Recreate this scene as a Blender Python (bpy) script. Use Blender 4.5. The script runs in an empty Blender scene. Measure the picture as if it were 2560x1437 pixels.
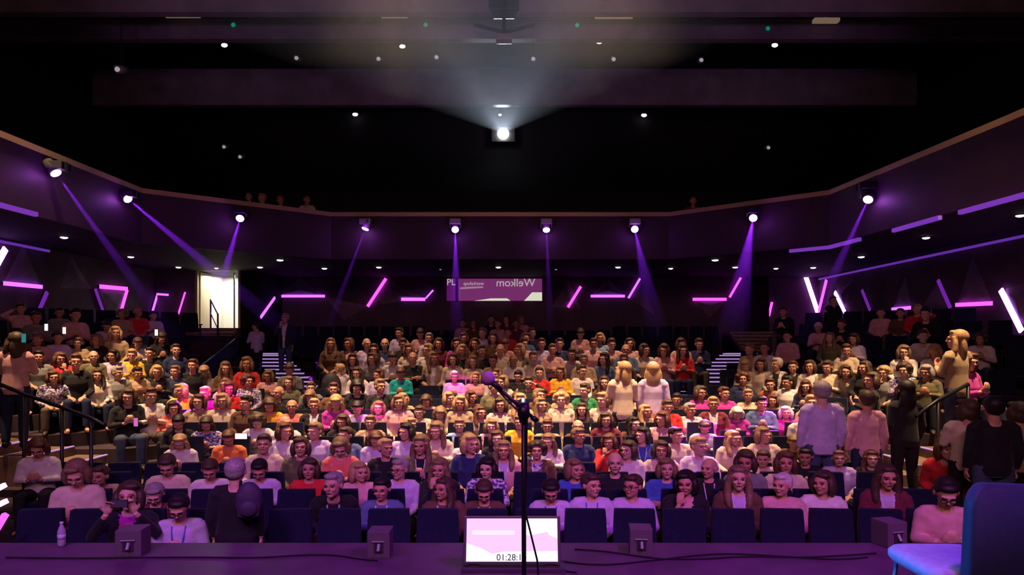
import bpy, bmesh, math, random
import numpy as np
from mathutils import Vector, Matrix, Euler
random.seed(7)
S = bpy.context.scene
COL = S.collection
PI = math.pi

# ------------------------------------------------------------------ camera
F = 1707.0            # focal length in pixels of a 2560 px wide frame
HOR = 860.0           # pixel row of the horizon (level camera, shifted lens)
CX, CZ = 0.30, 2.75   # camera position across the hall and above the front floor
cam = bpy.data.cameras.new('camera')
cam.sensor_width = 36.0
cam.lens = 36.0 * F / 2560.0
cam.shift_y = (HOR - 718.5) / 2560.0
cam.clip_start, cam.clip_end = 0.05, 200
co = bpy.data.objects.new('camera', cam)
co.location = (CX, 0, CZ)
co.rotation_euler = (PI / 2, 0, 0)
COL.objects.link(co)
S.camera = co

# ------------------------------------------------------------------ world, colour, light
w = bpy.data.worlds.new('hall_dark')
w.use_nodes = True
w.node_tree.nodes['Background'].inputs[0].default_value = (0.10, 0.05, 0.16, 1)
w.node_tree.nodes['Background'].inputs[1].default_value = 0.012
S.world = w
S.view_settings.view_transform = 'Standard'
S.view_settings.look = 'None'
S.view_settings.exposure = 0.0
S.view_settings.gamma = 1.0
S.view_settings.use_curve_mapping = False
S.cycles.max_bounces = 5
S.cycles.diffuse_bounces = 2
S.cycles.glossy_bounces = 2
S.cycles.transmission_bounces = 3
S.cycles.volume_bounces = 0
S.cycles.use_denoising = True
S.cycles.sample_clamp_indirect = 3.0

def wpt(px, py, d):
    "the point of the hall at depth d that the photograph shows at pixel (px, py)"
    return Vector((CX + (px - 1280) / F * d, d, CZ - (py - HOR) / F * d))

def lamp(name, kind, loc, energy, color, target=None, size=0.2, spot=None, blend=0.3, sy=None):
    l = bpy.data.lights.new(name, kind)
    l.energy = energy
    l.color = color
    if kind == 'SPOT':
        l.spot_size = math.radians(spot)
        l.spot_blend = blend
        l.shadow_soft_size = size
    elif kind == 'AREA':
        l.size = size
        if sy:
            l.shape = 'RECTANGLE'
            l.size_y = sy
    else:
        l.shadow_soft_size = size
    o = bpy.data.objects.new(name, l)
    o.location = loc
    if target is not None:
        o.rotation_euler = (Vector(target) - Vector(loc)).to_track_quat('-Z', 'Y').to_euler()
    COL.objects.link(o)
    return o

# warm house lights hung above the middle rows, out of the picture's top
for x, d, tx, td, e in ((-5.5, 11.0, -4.2, 12.4, 9500), (-1.8, 11.0, -1.3, 12.4, 14500), (1.8, 11.0, 1.6, 12.4, 15500),
                        (5.5, 11.0, 4.4, 12.2, 10500), (-3.2, 16.0, -2.8, 17.4, 5200), (3.2, 16.0, 2.8, 17.4, 5200),
                        (-8.6, 10.5, -8.6, 13.6, 15000), (8.6, 9.5, 7.8, 12.4, 15000)):
    lamp('house_light', 'SPOT', (x, d, 13.0), e, (1.0, 0.62, 0.34), (tx, td, 1.2), 0.25, 38, 1.0)
# dim pink-violet wash of the stage rig (above and behind the camera)
lamp('stage_wash', 'SPOT', (-4.0, -2.0, 8.5), 1500, (0.60, 0.26, 1.0), (-2.6, 8.2, 0.9), 0.6, 42, 0.9)
lamp('stage_wash', 'SPOT', (4.0, -2.0, 8.5), 1500, (0.78, 0.26, 0.92), (2.8, 8.2, 0.9), 0.6, 42, 0.9)
lamp('stage_wash', 'AREA', (0.0, -2.5, 7.5), 340, (0.98, 0.44, 0.46), (0.0, 15.0, 2.0), 5.0, sy=2.0)
for x, e in ((-8, 2400), (0, 3800), (8, 2400)):
    lamp('added_baffle_fill', 'SPOT', (x * .3, -1.5, 4.0), e, (0.80, 0.38, 0.85), (x, 24.0, 14.4), 0.5, 27, 1.0)  # unseen fill lamps, added to brighten the ceiling baffles
# unseen magenta spots, added to tint a few people of the middle rows
for px, py, d, e in ((500, 985, 13.3, 20000), (548, 975, 13.3, 16000), (935, 1010, 12.4, 16000), (1144, 948, 15.1, 13000), (1743, 1050, 11.5, 6000), (1810, 1056, 11.5, 12000), (1948, 1022, 12.2, 9000)):
    t_ = wpt(px, py, d)
    lamp('added_magenta_spot', 'SPOT', (t_.x * .4, -1.5, 9.0), e, (1.0, 0.02, 0.72), t_, 0.05, 2.6, 0.6)
# magenta light that falls along the stage lip, blue side light on the chair
lamp('stage_floor_light', 'SPOT', (3.0, 2.6, 6.5), 1150, (0.42, 0.0, 0.9), (1.5, 4.9, 1.15), 0.2, 95, 0.9)
lamp('stage_floor_light', 'SPOT', (-3.5, 2.6, 6.5), 650, (0.40, 0.0, 0.8), (-2.6, 4.9, 1.15), 0.2, 85, 0.9)
lamp('stage_side_light', 'SPOT', (-3.5, 4.9, 3.4), 2600, (0.03, 0.25, 1.0), (2.75, 3.5, 1.75), 0.15, 12, 0.6)

# ------------------------------------------------------------------ materials
MATS = {}
def mat(name, col, rough=0.7, metal=0.0, emit=None, estr=1.0, noise=None, sample=True, spec=0.3, pattern=None, sheen=0.0, bump=0.0, trans=0):
    if name in MATS:
        return MATS[name]
    m = bpy.data.materials.new(name)
    m.use_nodes = True
    nt = m.node_tree
    b = nt.nodes['Principled BSDF']
    b.inputs['Base Color'].default_value = (*col, 1)
    b.inputs['Roughness'].default_value = rough
    b.inputs['Metallic'].default_value = metal
    b.inputs['Specular IOR Level'].default_value = spec
    if sheen:
        b.inputs['Sheen Weight'].default_value = sheen
    if trans:
        b.inputs['Transmission Weight'].default_value = trans
    if emit:
        b.inputs['Emission Color'].default_value = (*emit, 1)
        b.inputs['Emission Strength'].default_value = estr
        if not sample:
            m.cycles.emission_sampling = 'NONE'
    if noise or pattern:
        tc = nt.nodes.new('ShaderNodeTexCoord')
        n = nt.nodes.new('ShaderNodeTexNoise')
        n.inputs['Scale'].default_value = (pattern[0] if pattern else noise[0])
        n.inputs['Detail'].default_value = 2
        r = nt.nodes.new('ShaderNodeValToRGB')
        if pattern:
            sc, c2, a, z = pattern
            r.color_ramp.elements[0].position = a
            r.color_ramp.elements[1].position = z
            r.color_ramp.elements[0].color = (*col, 1)
            r.color_ramp.elements[1].color = (*c2, 1)
        else:
            k = noise[1]
            r.color_ramp.elements[0].position = 0.3
            r.color_ramp.elements[1].position = 0.7
            r.color_ramp.elements[0].color = (*[c * (1 - k) for c in col], 1)
            r.color_ramp.elements[1].color = (*[min(1, c * (1 + k)) for c in col], 1)
        nt.links.new(tc.outputs['Object'], n.inputs['Vector'])
        nt.links.new(n.outputs['Fac'], r.inputs['Fac'])
        nt.links.new(r.outputs['Color'], b.inputs['Base Color'])
        if bump:
            bp = nt.nodes.new('ShaderNodeBump')
            bp.inputs['Strength'].default_value = bump
            bp.inputs['Distance'].default_value = 0.01
            nt.links.new(n.outputs['Fac'], bp.inputs['Height'])
            nt.links.new(bp.outputs['Normal'], b.inputs['Normal'])
    MATS[name] = m
    return m

M_floor = mat('dark_carpet', (0.035, 0.022, 0.030), 0.9, noise=(3, .3))
M_step = mat('wooden_tread', (0.16, 0.10, 0.075), 0.55, noise=(6, .25))
M_stage = mat('black_stage_boards', (0.085, 0.035, 0.085), 0.42, noise=(4, .25), spec=0.5)
M_wall = mat('dark_wall_paint', (0.13, 0.075, 0.11), 0.8, noise=(1.5, .25))
M_facet = mat('dark_acoustic_panel', (0.26, 0.17, 0.26), 0.75, noise=(3, .2))
M_black = mat('matt_black', (0.006, 0.006, 0.008), 0.85)
M_soffit = mat('dark_soffit', (0.02, 0.014, 0.02), 0.8)
M_fascia = mat('balcony_front_paint', (0.035, 0.015, 0.035), 0.6, noise=(2, .15))
M_rail = mat('brass_rail', (0.42, 0.28, 0.17), 0.45, 0.3)
M_steel = mat('dark_steel', (0.05, 0.05, 0.06), 0.4, 0.8)
M_seat = mat('navy_seat_fabric', (0.0035, 0.006, 0.028), 0.85, sheen=0.05, noise=(20, .25))
M_seatw = mat('black_seat_shell', (0.012, 0.012, 0.02), 0.5)
M_navyw = mat('navy_parapet_paint', (0.02, 0.025, 0.09), 0.7, noise=(2, .2))
M_strip = mat('violet_led', (0.2, 0.05, 0.3), emit=(0.52, 0.10, 1.0), estr=2.2)
M_strip2 = mat('pink_led', (0.2, 0.05, 0.3), emit=(0.90, 0.07, 0.9), estr=2.2)
M_strip3 = mat('bright_violet_led', (0.2, 0.1, 0.3), emit=(0.62, 0.22, 1.0), estr=6.0)
M_stripd = mat('dim_violet_led', (0.1, 0.05, 0.2), emit=(0.34, 0.03, 0.75), estr=0.45)
M_nose = mat('lilac_step_light', (0.3, 0.2, 0.4), emit=(0.55, 0.32, 0.85), estr=0.6, sample=False)
M_nosed = mat('tan_step_edge', (0.45, 0.30, 0.20), 0.6)
M_white_led = mat('white_lamp_lens', (1, 1, 1), emit=(1.0, 0.93, 0.95), estr=6, sample=False)
M_white_dim = mat('weak_lamp_and_glint', (1, 1, 1), emit=(0.7, 0.7, 0.75), estr=0.35, sample=False)
M_proj = mat('projector_lens_glow', (1, 1, 1), emit=(1.0, 0.98, 0.93), estr=60, sample=False)
M_purple_led = mat('purple_lamp_lens', (1, 1, 1), emit=(0.78, 0.25, 1.0), estr=30, sample=False)
M_green_led = mat('green_lamp', (0, .2, .1), emit=(0.0, 0.35, 0.2), estr=0.5, sample=False)
M_baffle = mat('ceiling_baffle_felt', (0.17, 0.14, 0.17), 0.9, noise=(1.2, .2))
M_ceil = mat('black_ceiling', (0.02, 0.017, 0.024), 0.9)
M_grey = mat('grey_metal', (0.25, 0.24, 0.25), 0.5, 0.3)
M_text = mat('painted_reflection_letters', (0.8, .75, .7), emit=(0.8, 0.72, 0.66), estr=0.55, sample=False)

# ------------------------------------------------------------------ mesh helpers
class MB:
    def __init__(s):
        s.v, s.f, s.m = [], [], []
    def add(s, V, Fc, mi=0):
        o = len(s.v)
        s.v += [tuple(p) for p in V]
        s.f += [tuple(i + o for i in f) for f in Fc]
        s.m += [mi] * len(Fc)
        return s
    def box(s, a, b, mi=0):
        (x0, y0, z0), (x1, y1, z1) = a, b
        V = [(x, y, z) for z in (z0, z1) for x, y in ((x0, y0), (x1, y0), (x1, y1), (x0, y1))]
        return s.add(V, [(3, 2, 1, 0), (4, 5, 6, 7), (0, 1, 5, 4), (1, 2, 6, 5), (2, 3, 7, 6), (3, 0, 4, 7)], mi)
    def obox(s, c, ax, ay, az, hx, hy, hz, mi=0):
        c, ax, ay, az = (Vector(q) for q in (c, ax, ay, az))
        V = [c + ax * (sx * hx) + ay * (sy * hy) + az * (sz * hz) for sz in (-1, 1) for sx, sy in ((-1, -1), (1, -1), (1, 1), (-1, 1))]
        return s.add(V, [(3, 2, 1, 0), (4, 5, 6, 7), (0, 1, 5, 4), (1, 2, 6, 5), (2, 3, 7, 6), (3, 0, 4, 7)], mi)
    def beam(s, p, q, w_, h_, up=(0, 0, 1), mi=0):
        p, q = Vector(p), Vector(q)
        ax = (q - p).normalized()
        up = Vector(up)
        if abs(ax.dot(up)) > .98:
            up = Vector((0, 1, 0))
        ay = up.cross(ax).normalized()
        return s.obox((p + q) / 2, ax, ay, ax.cross(ay), (q - p).length / 2, w_ / 2, h_ / 2, mi)
    def prism(s, poly, z0, z1, mi=0):
        n = len(poly)
        V = [(x, y, z0) for x, y in poly] + [(x, y, z1) for x, y in poly]
        Fc = [tuple(range(n - 1, -1, -1)), tuple(range(n, 2 * n))] + [(i, (i + 1) % n, n + (i + 1) % n, n + i) for i in range(n)]
        return s.add(V, Fc, mi)
    def tube(s, pts, rad, n=10, mi=0, up=None):
        pts = [Vector(p) for p in pts]
        V = []
        for i, p in enumerate(pts):
            t = (pts[min(i + 1, len(pts) - 1)] - pts[max(i - 1, 0)])
            t = t.normalized() if t.length > 1e-9 else Vector((0, 0, 1))
            u = Vector(up) if up else (Vector((1, 0, 0)) if abs(t.x) < .8 else Vector((0, 1, 0)))
            a = (u - t * u.dot(t)).normalized()
            b = t.cross(a)
            r = rad[i] if isinstance(rad, (list, tuple)) else rad
            ra, rb = r if isinstance(r, (list, tuple)) else (r, r)
            V += [p + a * (ra * math.cos(2 * PI * k / n)) + b * (rb * math.sin(2 * PI * k / n)) for k in range(n)]
        L = len(pts)
        Fc = [(i * n + k, i * n + (k + 1) % n, (i + 1) * n + (k + 1) % n, (i + 1) * n + k) for i in range(L - 1) for k in range(n)]
        Fc += [tuple(range(n - 1, -1, -1)), tuple(range((L - 1) * n, L * n))]
        return s.add(V, Fc, mi)
    def ell(s, c, r, R=None, nu=14, nv=9, mi=0):
        c = Vector(c)
        R = R or Matrix.Identity(3)
        V = [c + R @ Vector((0, 0, -r[2]))]
        for j in range(1, nv):
            a = -PI / 2 + PI * j / nv
            for k in range(nu):
                b = 2 * PI * k / nu
                V.append(c + R @ Vector((r[0] * math.cos(a) * math.cos(b), r[1] * math.cos(a) * math.sin(b), r[2] * math.sin(a))))
        V.append(c + R @ Vector((0, 0, r[2])))
        Fc = [(0, 1 + (k + 1) % nu, 1 + k) for k in range(nu)]
        for j in range(nv - 2):
            o = 1 + j * nu
            Fc += [(o + k, o + (k + 1) % nu, o + nu + (k + 1) % nu, o + nu + k) for k in range(nu)]
        o = 1 + (nv - 2) * nu
        Fc += [(o + k, o + (k + 1) % nu, len(V) - 1) for k in range(nu)]
        return s.add(V, Fc, mi)
    def mesh(s, name, mats=(), smooth=False, bevel=0):
        me = bpy.data.meshes.new(name)
        me.from_pydata(s.v, [], s.f)
        for m in mats:
            me.materials.append(m)
        me.polygons.foreach_set('material_index', s.m)
        if bevel:
            bm = bmesh.new()
            bm.from_mesh(me)
            bmesh.ops.bevel(bm, geom=bm.edges[:], offset=bevel, segments=2, affect='EDGES', profile=0.7)
            bm.to_mesh(me)
            bm.free()
        if smooth:
            me.polygons.foreach_set('use_smooth', [True] * len(me.polygons))
        me.update()
        return me

def link(name, me, parent=None, loc=(0, 0, 0), rot=(0, 0, 0), label=None, cat=None, group=None, kind=None):
    o = bpy.data.objects.new(name, me)
    COL.objects.link(o)
    o.location = loc
    o.rotation_euler = rot
    if parent:
        o.parent = parent
    for k, v_ in (('label', label), ('category', cat), ('group', group), ('kind', kind)):
        if v_:
            o[k] = v_
    return o
def empty(name, loc, rotz=0, **k):
    o = link(name, None, None, loc, (0, 0, rotz), **k)
    o.empty_display_size = 0.1
    return o
def copy_tree(root):
    r = root.copy()
    COL.objects.link(r)
    for ch in root.children:
        c = ch.copy()
        COL.objects.link(c)
        c.parent = r
        for g in ch.children:
            e = g.copy()
            COL.objects.link(e)
            e.parent = c
    return r
def struct(name, mb, m, **k):
    ms = m if isinstance(m, (list, tuple)) else [m]
    return link(name, mb.mesh(name, ms), kind='structure', **k)
def voxel(mb, name, size, mats=(), smooth_it=2, dec=0.5):
    me = mb.mesh('tmp')
    o = bpy.data.objects.new('tmp', me)
    COL.objects.link(o)
    md = o.modifiers.new('r', 'REMESH')
    md.mode = 'VOXEL'
    md.voxel_size = size
    if smooth_it:
        sm = o.modifiers.new('s', 'SMOOTH')
        sm.iterations = smooth_it
        sm.factor = 0.5
    if dec < 1:
        dm = o.modifiers.new('d', 'DECIMATE')
        dm.ratio = dec
    dg = bpy.context.evaluated_depsgraph_get()
    out = bpy.data.meshes.new_from_object(o.evaluated_get(dg))
    out.name = name
    bpy.data.objects.remove(o)
    bpy.data.meshes.remove(me)
    out.materials.clear()
    for m in mats:
        out.materials.append(m)
    out.polygons.foreach_set('use_smooth', [True] * len(out.polygons))
    return out
# ------------------------------------------------------------------ the hall
ROWD = [7 + 0.9 * k for k in range(19)]
ROWZ = [0.0, 0.02, 0.06, 0.17, 0.29, 0.41, 0.55, 0.68, 0.82, 0.97, 1.11, 1.26, 1.41, 1.56, 1.72, 1.88, 2.04, 2.2, 2.38]
SP = [7.4 + 0.95 * j for j in range(8)]
SZ = [0.6, 0.85, 1.1, 1.4, 1.75, 2.1, 2.45, 2.8]
def bound(d):
    return 6.0 + (d - 12.2) * 0.28
def aisle(d):
    return 0.53 * (d - 8)

mb = MB()
mb.box((-13, 4.9, -0.3), (13, 6.45, 0.0))
for k, (d, z) in enumerate(zip(ROWD, ROWZ)):
    d1 = d + 0.35 if k < 18 else 26.2
    mb.box((-12.6, d - 0.55, -0.3), (12.6, d1, z - 0.004 * (k == 0)))
struct('floor', mb, M_floor)
stg = MB()
stg.box((-9, -3.5, 0.0), (9, 5.5, 1.15))
struct('floor_stage', stg, M_stage)

def clip(poly, f):
    out = []
    for i in range(len(poly)):
        a, b = poly[i], poly[(i + 1) % len(poly)]
        fa, fb = f(a), f(b)
        if fa >= 0:
            out.append(a)
        if (fa >= 0) != (fb >= 0):
            t = fa / (fa - fb)
            out.append((a[0] + (b[0] - a[0]) * t, a[1] + (b[1] - a[1]) * t))
    return out
for s, nm in ((-1, 'left'), (1, 'right')):
    base = [(-12, 12.35), (-bound(12.35), 12.35), (-bound(23.5), 23.5), (-12, 23.5)]
    mb = MB()
    z0 = 0.0
    for j, (p, z) in enumerate(zip(SP + [15.2], SZ + [3.0])):
        poly = clip(base, lambda q: ((-q[0] + q[1] - 8) * .7071) - (p - .5))
        if j == 0:
            poly = base
        if s > 0:
            poly = [(-x, y) for x, y in poly][::-1]
        mb.prism(poly, z0, z)
        z0 = z
    struct('floor_raised_' + nm, mb, M_floor)
    # navy parapet between the raised block and the aisle seats
    mb = MB()
    for i in range(8):
        d0, d1 = 16.0 + i * .92, 16.0 + (i + 1) * .92
        def gz(d):
            p = .7071 * (bound(d) + d - 8)
            return float(np.interp(p, SP + [15.2], SZ + [3.0]))
        a = Vector((s * (bound(d0) - .02), d0, 0))
        b = Vector((s * (bound(d1) - .02), d1, 0))
        zt = 2.2 + (0.1 * i)
        n = Vector((s * .03, 0, 0))
        V = [a - n, b - n, b + n, a + n]
        V = [(v.x, v.y, 0.3) for v in V] + [(v.x, v.y, zz) for v, zz in zip(V, (zt, zt + .1, zt + .1, zt))]
        mb.add(V, [(3, 2, 1, 0), (4, 5, 6, 7), (0, 1, 5, 4), (1, 2, 6, 5), (2, 3, 7, 6), (3, 0, 4, 7)])
    struct('wall_parapet_' + nm, mb, M_navyw)
    # side walkway with its steps
    mb = MB()
    for x0, x1, z in ((5.8, 6.4, .45), (6.4, 7.0, .6), (7.0, 7.6, .75), (7.6, 8.2, .9), (8.2, 12.0, 1.05)):
        mb.box((min(s * x0, s * x1), 11.2, 0), (max(s * x0, s * x1), 12.35, z))
    struct('trim_side_steps_' + nm, mb, M_step)
    for i, (x, z) in enumerate(((6.4, .6), (7.0, .75), (7.6, .9), (8.2, 1.05))):
        e = MB().beam((s * x, 11.25, z + .012), (s * x, 12.3, z + .012), .035, .02)
        link('step_light', e.mesh('step_light', [M_nose]), label='thin lilac light strip along the edge of the %s side step, %s' % (nm, ('lowest of four', 'second lowest', 'second highest', 'topmost of four')[i]),
             cat='step light', group='lit edges of the side steps')
    # aisle steps with lit nosings
    mb = MB()
    nm2 = []
    for i in range(18):
        d = 14.6 + i * 0.52
        z = float(np.interp(d + .55, ROWD, ROWZ)) + 0.06
        c = aisle(d) * s
        mb.box((c - .55, d, z - .5), (c + .55, d + .53, z))
        nm2.append((c, d, z))
    struct('trim_aisle_steps_' + nm, mb, M_floor)
    for i, (c, d, z) in enumerate(nm2):
        e = MB().box((c - .53, d - .008, z - .035), (c + .53, d + .045, z + .006))
        link('step_light', e.mesh('step_light', [M_nose]), label='lilac lit edge on a step of the aisle to the %s of the centre seats' % nm,
             cat='step light', group='lit step edges of the %s aisle' % nm)

# back wall (under the balcony), side walls
SOF = 5.28
mb = MB()
mb.box((-9.0, 26.0, 0), (10.2, 26.4, 6.0))
mb.box((10.2, 26.0, 0), (12.4, 26.4, 6.0))
struct('wall_back', mb, M_wall)
mb = MB().box((-12.4, 23.5, 0), (-10.62, 23.8, 6.0))
struct('wall_back_left', mb, M_wall)
mb = MB().box((-9.05, 23.5, 0), (-8.45, 26.0, 6.0))
struct('wall_door_side', mb, M_black)
struct('wall_left', MB().box((-12.3, 3.0, 0), (-12.0, 33, 5.5)), M_wall)
struct('wall_right', MB().box((12.0, 3.0, 0), (12.3, 33, 5.5)), M_wall)
struct('wall_upper_left', MB().box((-17.3, 3.0, 5.5), (-17.0, 33, 16)).box((-17.3, 3.0, 5.3), (-12.0, 32.4, 5.55)), M_black)
struct('wall_upper_right', MB().box((17.0, 3.0, 5.5), (17.3, 33, 16)).box((12.0, 3.0, 5.3), (17.3, 32.4, 5.55)), M_black)
struct('wall_upper_back', MB().box((-17.2, 32.2, 5), (17.2, 32.5, 16)), M_black)
struct('ceiling', MB().box((-17.3, -4, 15.6), (17.3, 33, 15.9)), M_ceil)
# balcony: soffit, fascia, rail, upper rake
BP = [(-9.2, 7.0), (-9.0, 12.1), (-8.9, 16.9), (-5.0, 20.0), (4.9, 20.0), (8.3, 17.1), (8.7, 11.55), (8.9, 7.0)]
mb = MB()
left = [(-12.0, 7.0), (-9.2, 7.0), (-9.0, 12.1), (-8.9, 16.9), (-12.0, 16.9)]
mid = [(-12.0, 16.9), (-8.9, 16.9), (-5.0, 20.0), (4.9, 20.0), (8.3, 17.1), (12.0, 17.1), (12.0, 32.2), (-12.0, 32.2)]
right = [(12.0, 7.0), (12.0, 17.1), (8.3, 17.1), (8.7, 11.55), (8.9, 7.0)]
for pl in (left, mid, right):
    mb.prism(pl, SOF, SOF + .25)
struct('ceiling_soffit', mb, M_soffit)
mb, rl = MB(), MB()
for (x0, y0), (x1, y1) in zip(BP[:-1], BP[1:]):
    dx, dy = x1 - x0, y1 - y0
    L = math.hypot(dx, dy)
    n = Vector((dy / L, -dx / L, 0)) * .06    # towards the hall
    a, b = Vector((x0, y0, 0)), Vector((x1, y1, 0))
    V = [a + n, b + n, b - n, a - n]
    mb.add([(v.x, v.y, 5.23) for v in V] + [(v.x, v.y, 6.50) for v in V], [(3, 2, 1, 0), (4, 5, 6, 7), (0, 1, 5, 4), (1, 2, 6, 5), (2, 3, 7, 6), (3, 0, 4, 7)])
    rl.beam((x0, y0, 6.54), (x1, y1, 6.54), .16, .12)
struct('wall_balcony_front', mb, M_fascia)
struct('trim_balcony_rail', rl, M_rail)
mb = MB()
for i in range(10):
    y = 21.0 + i * 1.1
    mb.box((-12, y, SOF + .25), (12, 32.2, 5.9 + .42 * i))
struct('floor_balcony', mb, M_ceil)
# lit ledges under the side balconies
for s, nm in ((-1, 'left'), (1, 'right')):
    mb = MB()
    for a_, b_ in ([((8.6, 10.6), (8.55, 12.7))] if s < 0 else [((8.6, 10.6), (8.5, 12.5)), ((8.45, 13.0), (8.4, 14.5)), ((8.3, 15.7), (8.2, 17.0)), ((8.2, 17.0), (7.5, 17.7))]):
        mb.beam((s * a_[0], a_[1], 5.16), (s * b_[0], b_[1], 5.16), .08, .08)
    link('light_cove', mb.mesh('cove', [mat('cove_violet_' + nm, (.1, .05, .2), emit=(.33, .06, .8), estr=.5)]), label='long dim violet light line along the lower edge of the %s balcony' % nm, cat='light strip')
    mb = MB().beam((s * 11.9, 13.0, 5.2), (s * 11.9, 18.0 if s < 0 else 25.8, 5.2), .05, .06)
    link('light_cove', mb.mesh('cove', [mat('cove_blue_' + nm, (.1, .05, .2), emit=(.22, .05, .62), estr=.5)]), label='long blue violet light line where the %s wall meets the balcony soffit' % nm, cat='light strip')
# ceiling baffles
for i, (d, y0, y1, wx) in enumerate(((28, 262, 172, 16.9), (22, 97, 48, 16.9), (19.0, 30, -40, 16.9))):
    z0, z1 = CZ - (y0 - HOR) / F * d, CZ - (y1 - HOR) / F * d
    struct('ceiling_baffle_%d' % (i + 1), MB().box((-wx, d, z0), (wx, d + .3, z1)), M_baffle)

# ------------------------------------------------------------------ door at the back left
mb = MB()
mb.box((-10.62, 23.2, 3.0), (-9.05, 25.9, 3.3))
struct('floor_landing', mb, M_step)
wl = mat('cream_wall', (.80, .76, .66), .6, noise=(2, .05))
struct('wall_vestibule', MB().box((-10.7, 25.85, 3.3), (-9.05, 25.95, 5.6)).box((-10.72, 23.8, 3.3), (-10.62, 25.9, 5.6)), wl)
lamp('vestibule_light', 'AREA', (-9.85, 24.7, 5.2), 95, (1.0, .95, .86), (-9.85, 24.8, 3.3), 1.2, sy=1.6)
dr = empty('door_1', (-9.85, 23.6, 3.3), kind='structure')
link('door_frame', MB().box((-.78, -.05, 0), (-.70, .1, 2.02)).box((.70, -.05, 0), (.78, .1, 2.02)).box((-.7, -.05, 1.98), (.7, .1, 2.04)).mesh('df', [mat('oak_frame', (.5, .38, .2), .5)]), dr)
link('door_leaf', MB().box((-.72, .1, 0), (-.66, .95, 1.95)).mesh('dl', [mat('tan_leaf', (.5, .42, .27), .5)]), dr)
link('glass_panel', MB().box((.40, .3, 0), (.44, .35, 1.95)).box((.5, .9, .0), (.68, .93, 1.95)).mesh('dg', [mat('green_edge_glass', (.35, .55, .45), .3)]), dr)
mb, ed = MB(), []
for i in range(5):
    z = 3.3 - .13 * (i + 1)
    y0, y1 = 23.2 - .28 * (i + 1), 23.2 - .28 * i
    mb.box((-10.3 + .0 * i, y0, z - .6), (-9.0, y1, z))
    ed.append((y0, z))
struct('trim_door_steps', mb, M_step)
for i, (y0, z) in enumerate(ed[:4]):
    link('step_edge', MB().box((-10.3, y0 - .01, z - .04), (-9.0, y0 + .03, z + .004)).mesh('se', [M_nosed]), label='tan wooden edge of a step below the bright doorway', cat='step edge', group='tan step edges below the doorway')
h = empty('handrail', (-9.6, 23.0, 3.3), label='dark metal handrail with sloping double rail in front of the bright doorway', cat='handrail')
link('post', MB().tube([(-.25, 0, -.05), (-.25, 0, .95)], .028).mesh('p', [M_steel]), h)
link('post', MB().tube([(.38, -.9, -.5), (.38, -.9, .42)], .028).mesh('p', [M_steel]), h)
link('rail', MB().tube([(-.25, 0, .95), (.38, -.9, .42)], .028).mesh('r', [M_steel]), h)
link('rail', MB().tube([(-.25, 0, .5), (.38, -.9, -.05)], .022).mesh('r', [M_steel]), h)
# dark curtain and steps at the back right
mb = MB()
for i in range(9):
    x = 9.12 + i * .1
    mb.tube([(x, 25.7, 2.6), (x, 25.7, 5.27)], (.07, .05), 8)
link('curtain', mb.mesh('curtain', [mat('dark_velvet', (.03, .012, .022), .9)], True), label='dark velvet curtain hanging in folds at the top of the right aisle', cat='curtain')
mb, ed = MB(), []
for i in range(6):
    mb.box((8.3, 23.6 + .3 * i, 2.0), (9.9, 26.0, 2.55 + .13 * i))
    ed.append((23.6 + .3 * i, 2.55 + .13 * i))
struct('trim_back_steps', mb, M_step)
for y0, z in ed:
    link('step_edge', MB().box((8.3, y0 - .02, z - .04), (9.9, y0 + .02, z + .004)).mesh('se', [M_nosed]), label='tan edge of a step rising to the dark curtain at the back', cat='step edge', group='tan step edges below the curtain')

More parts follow.
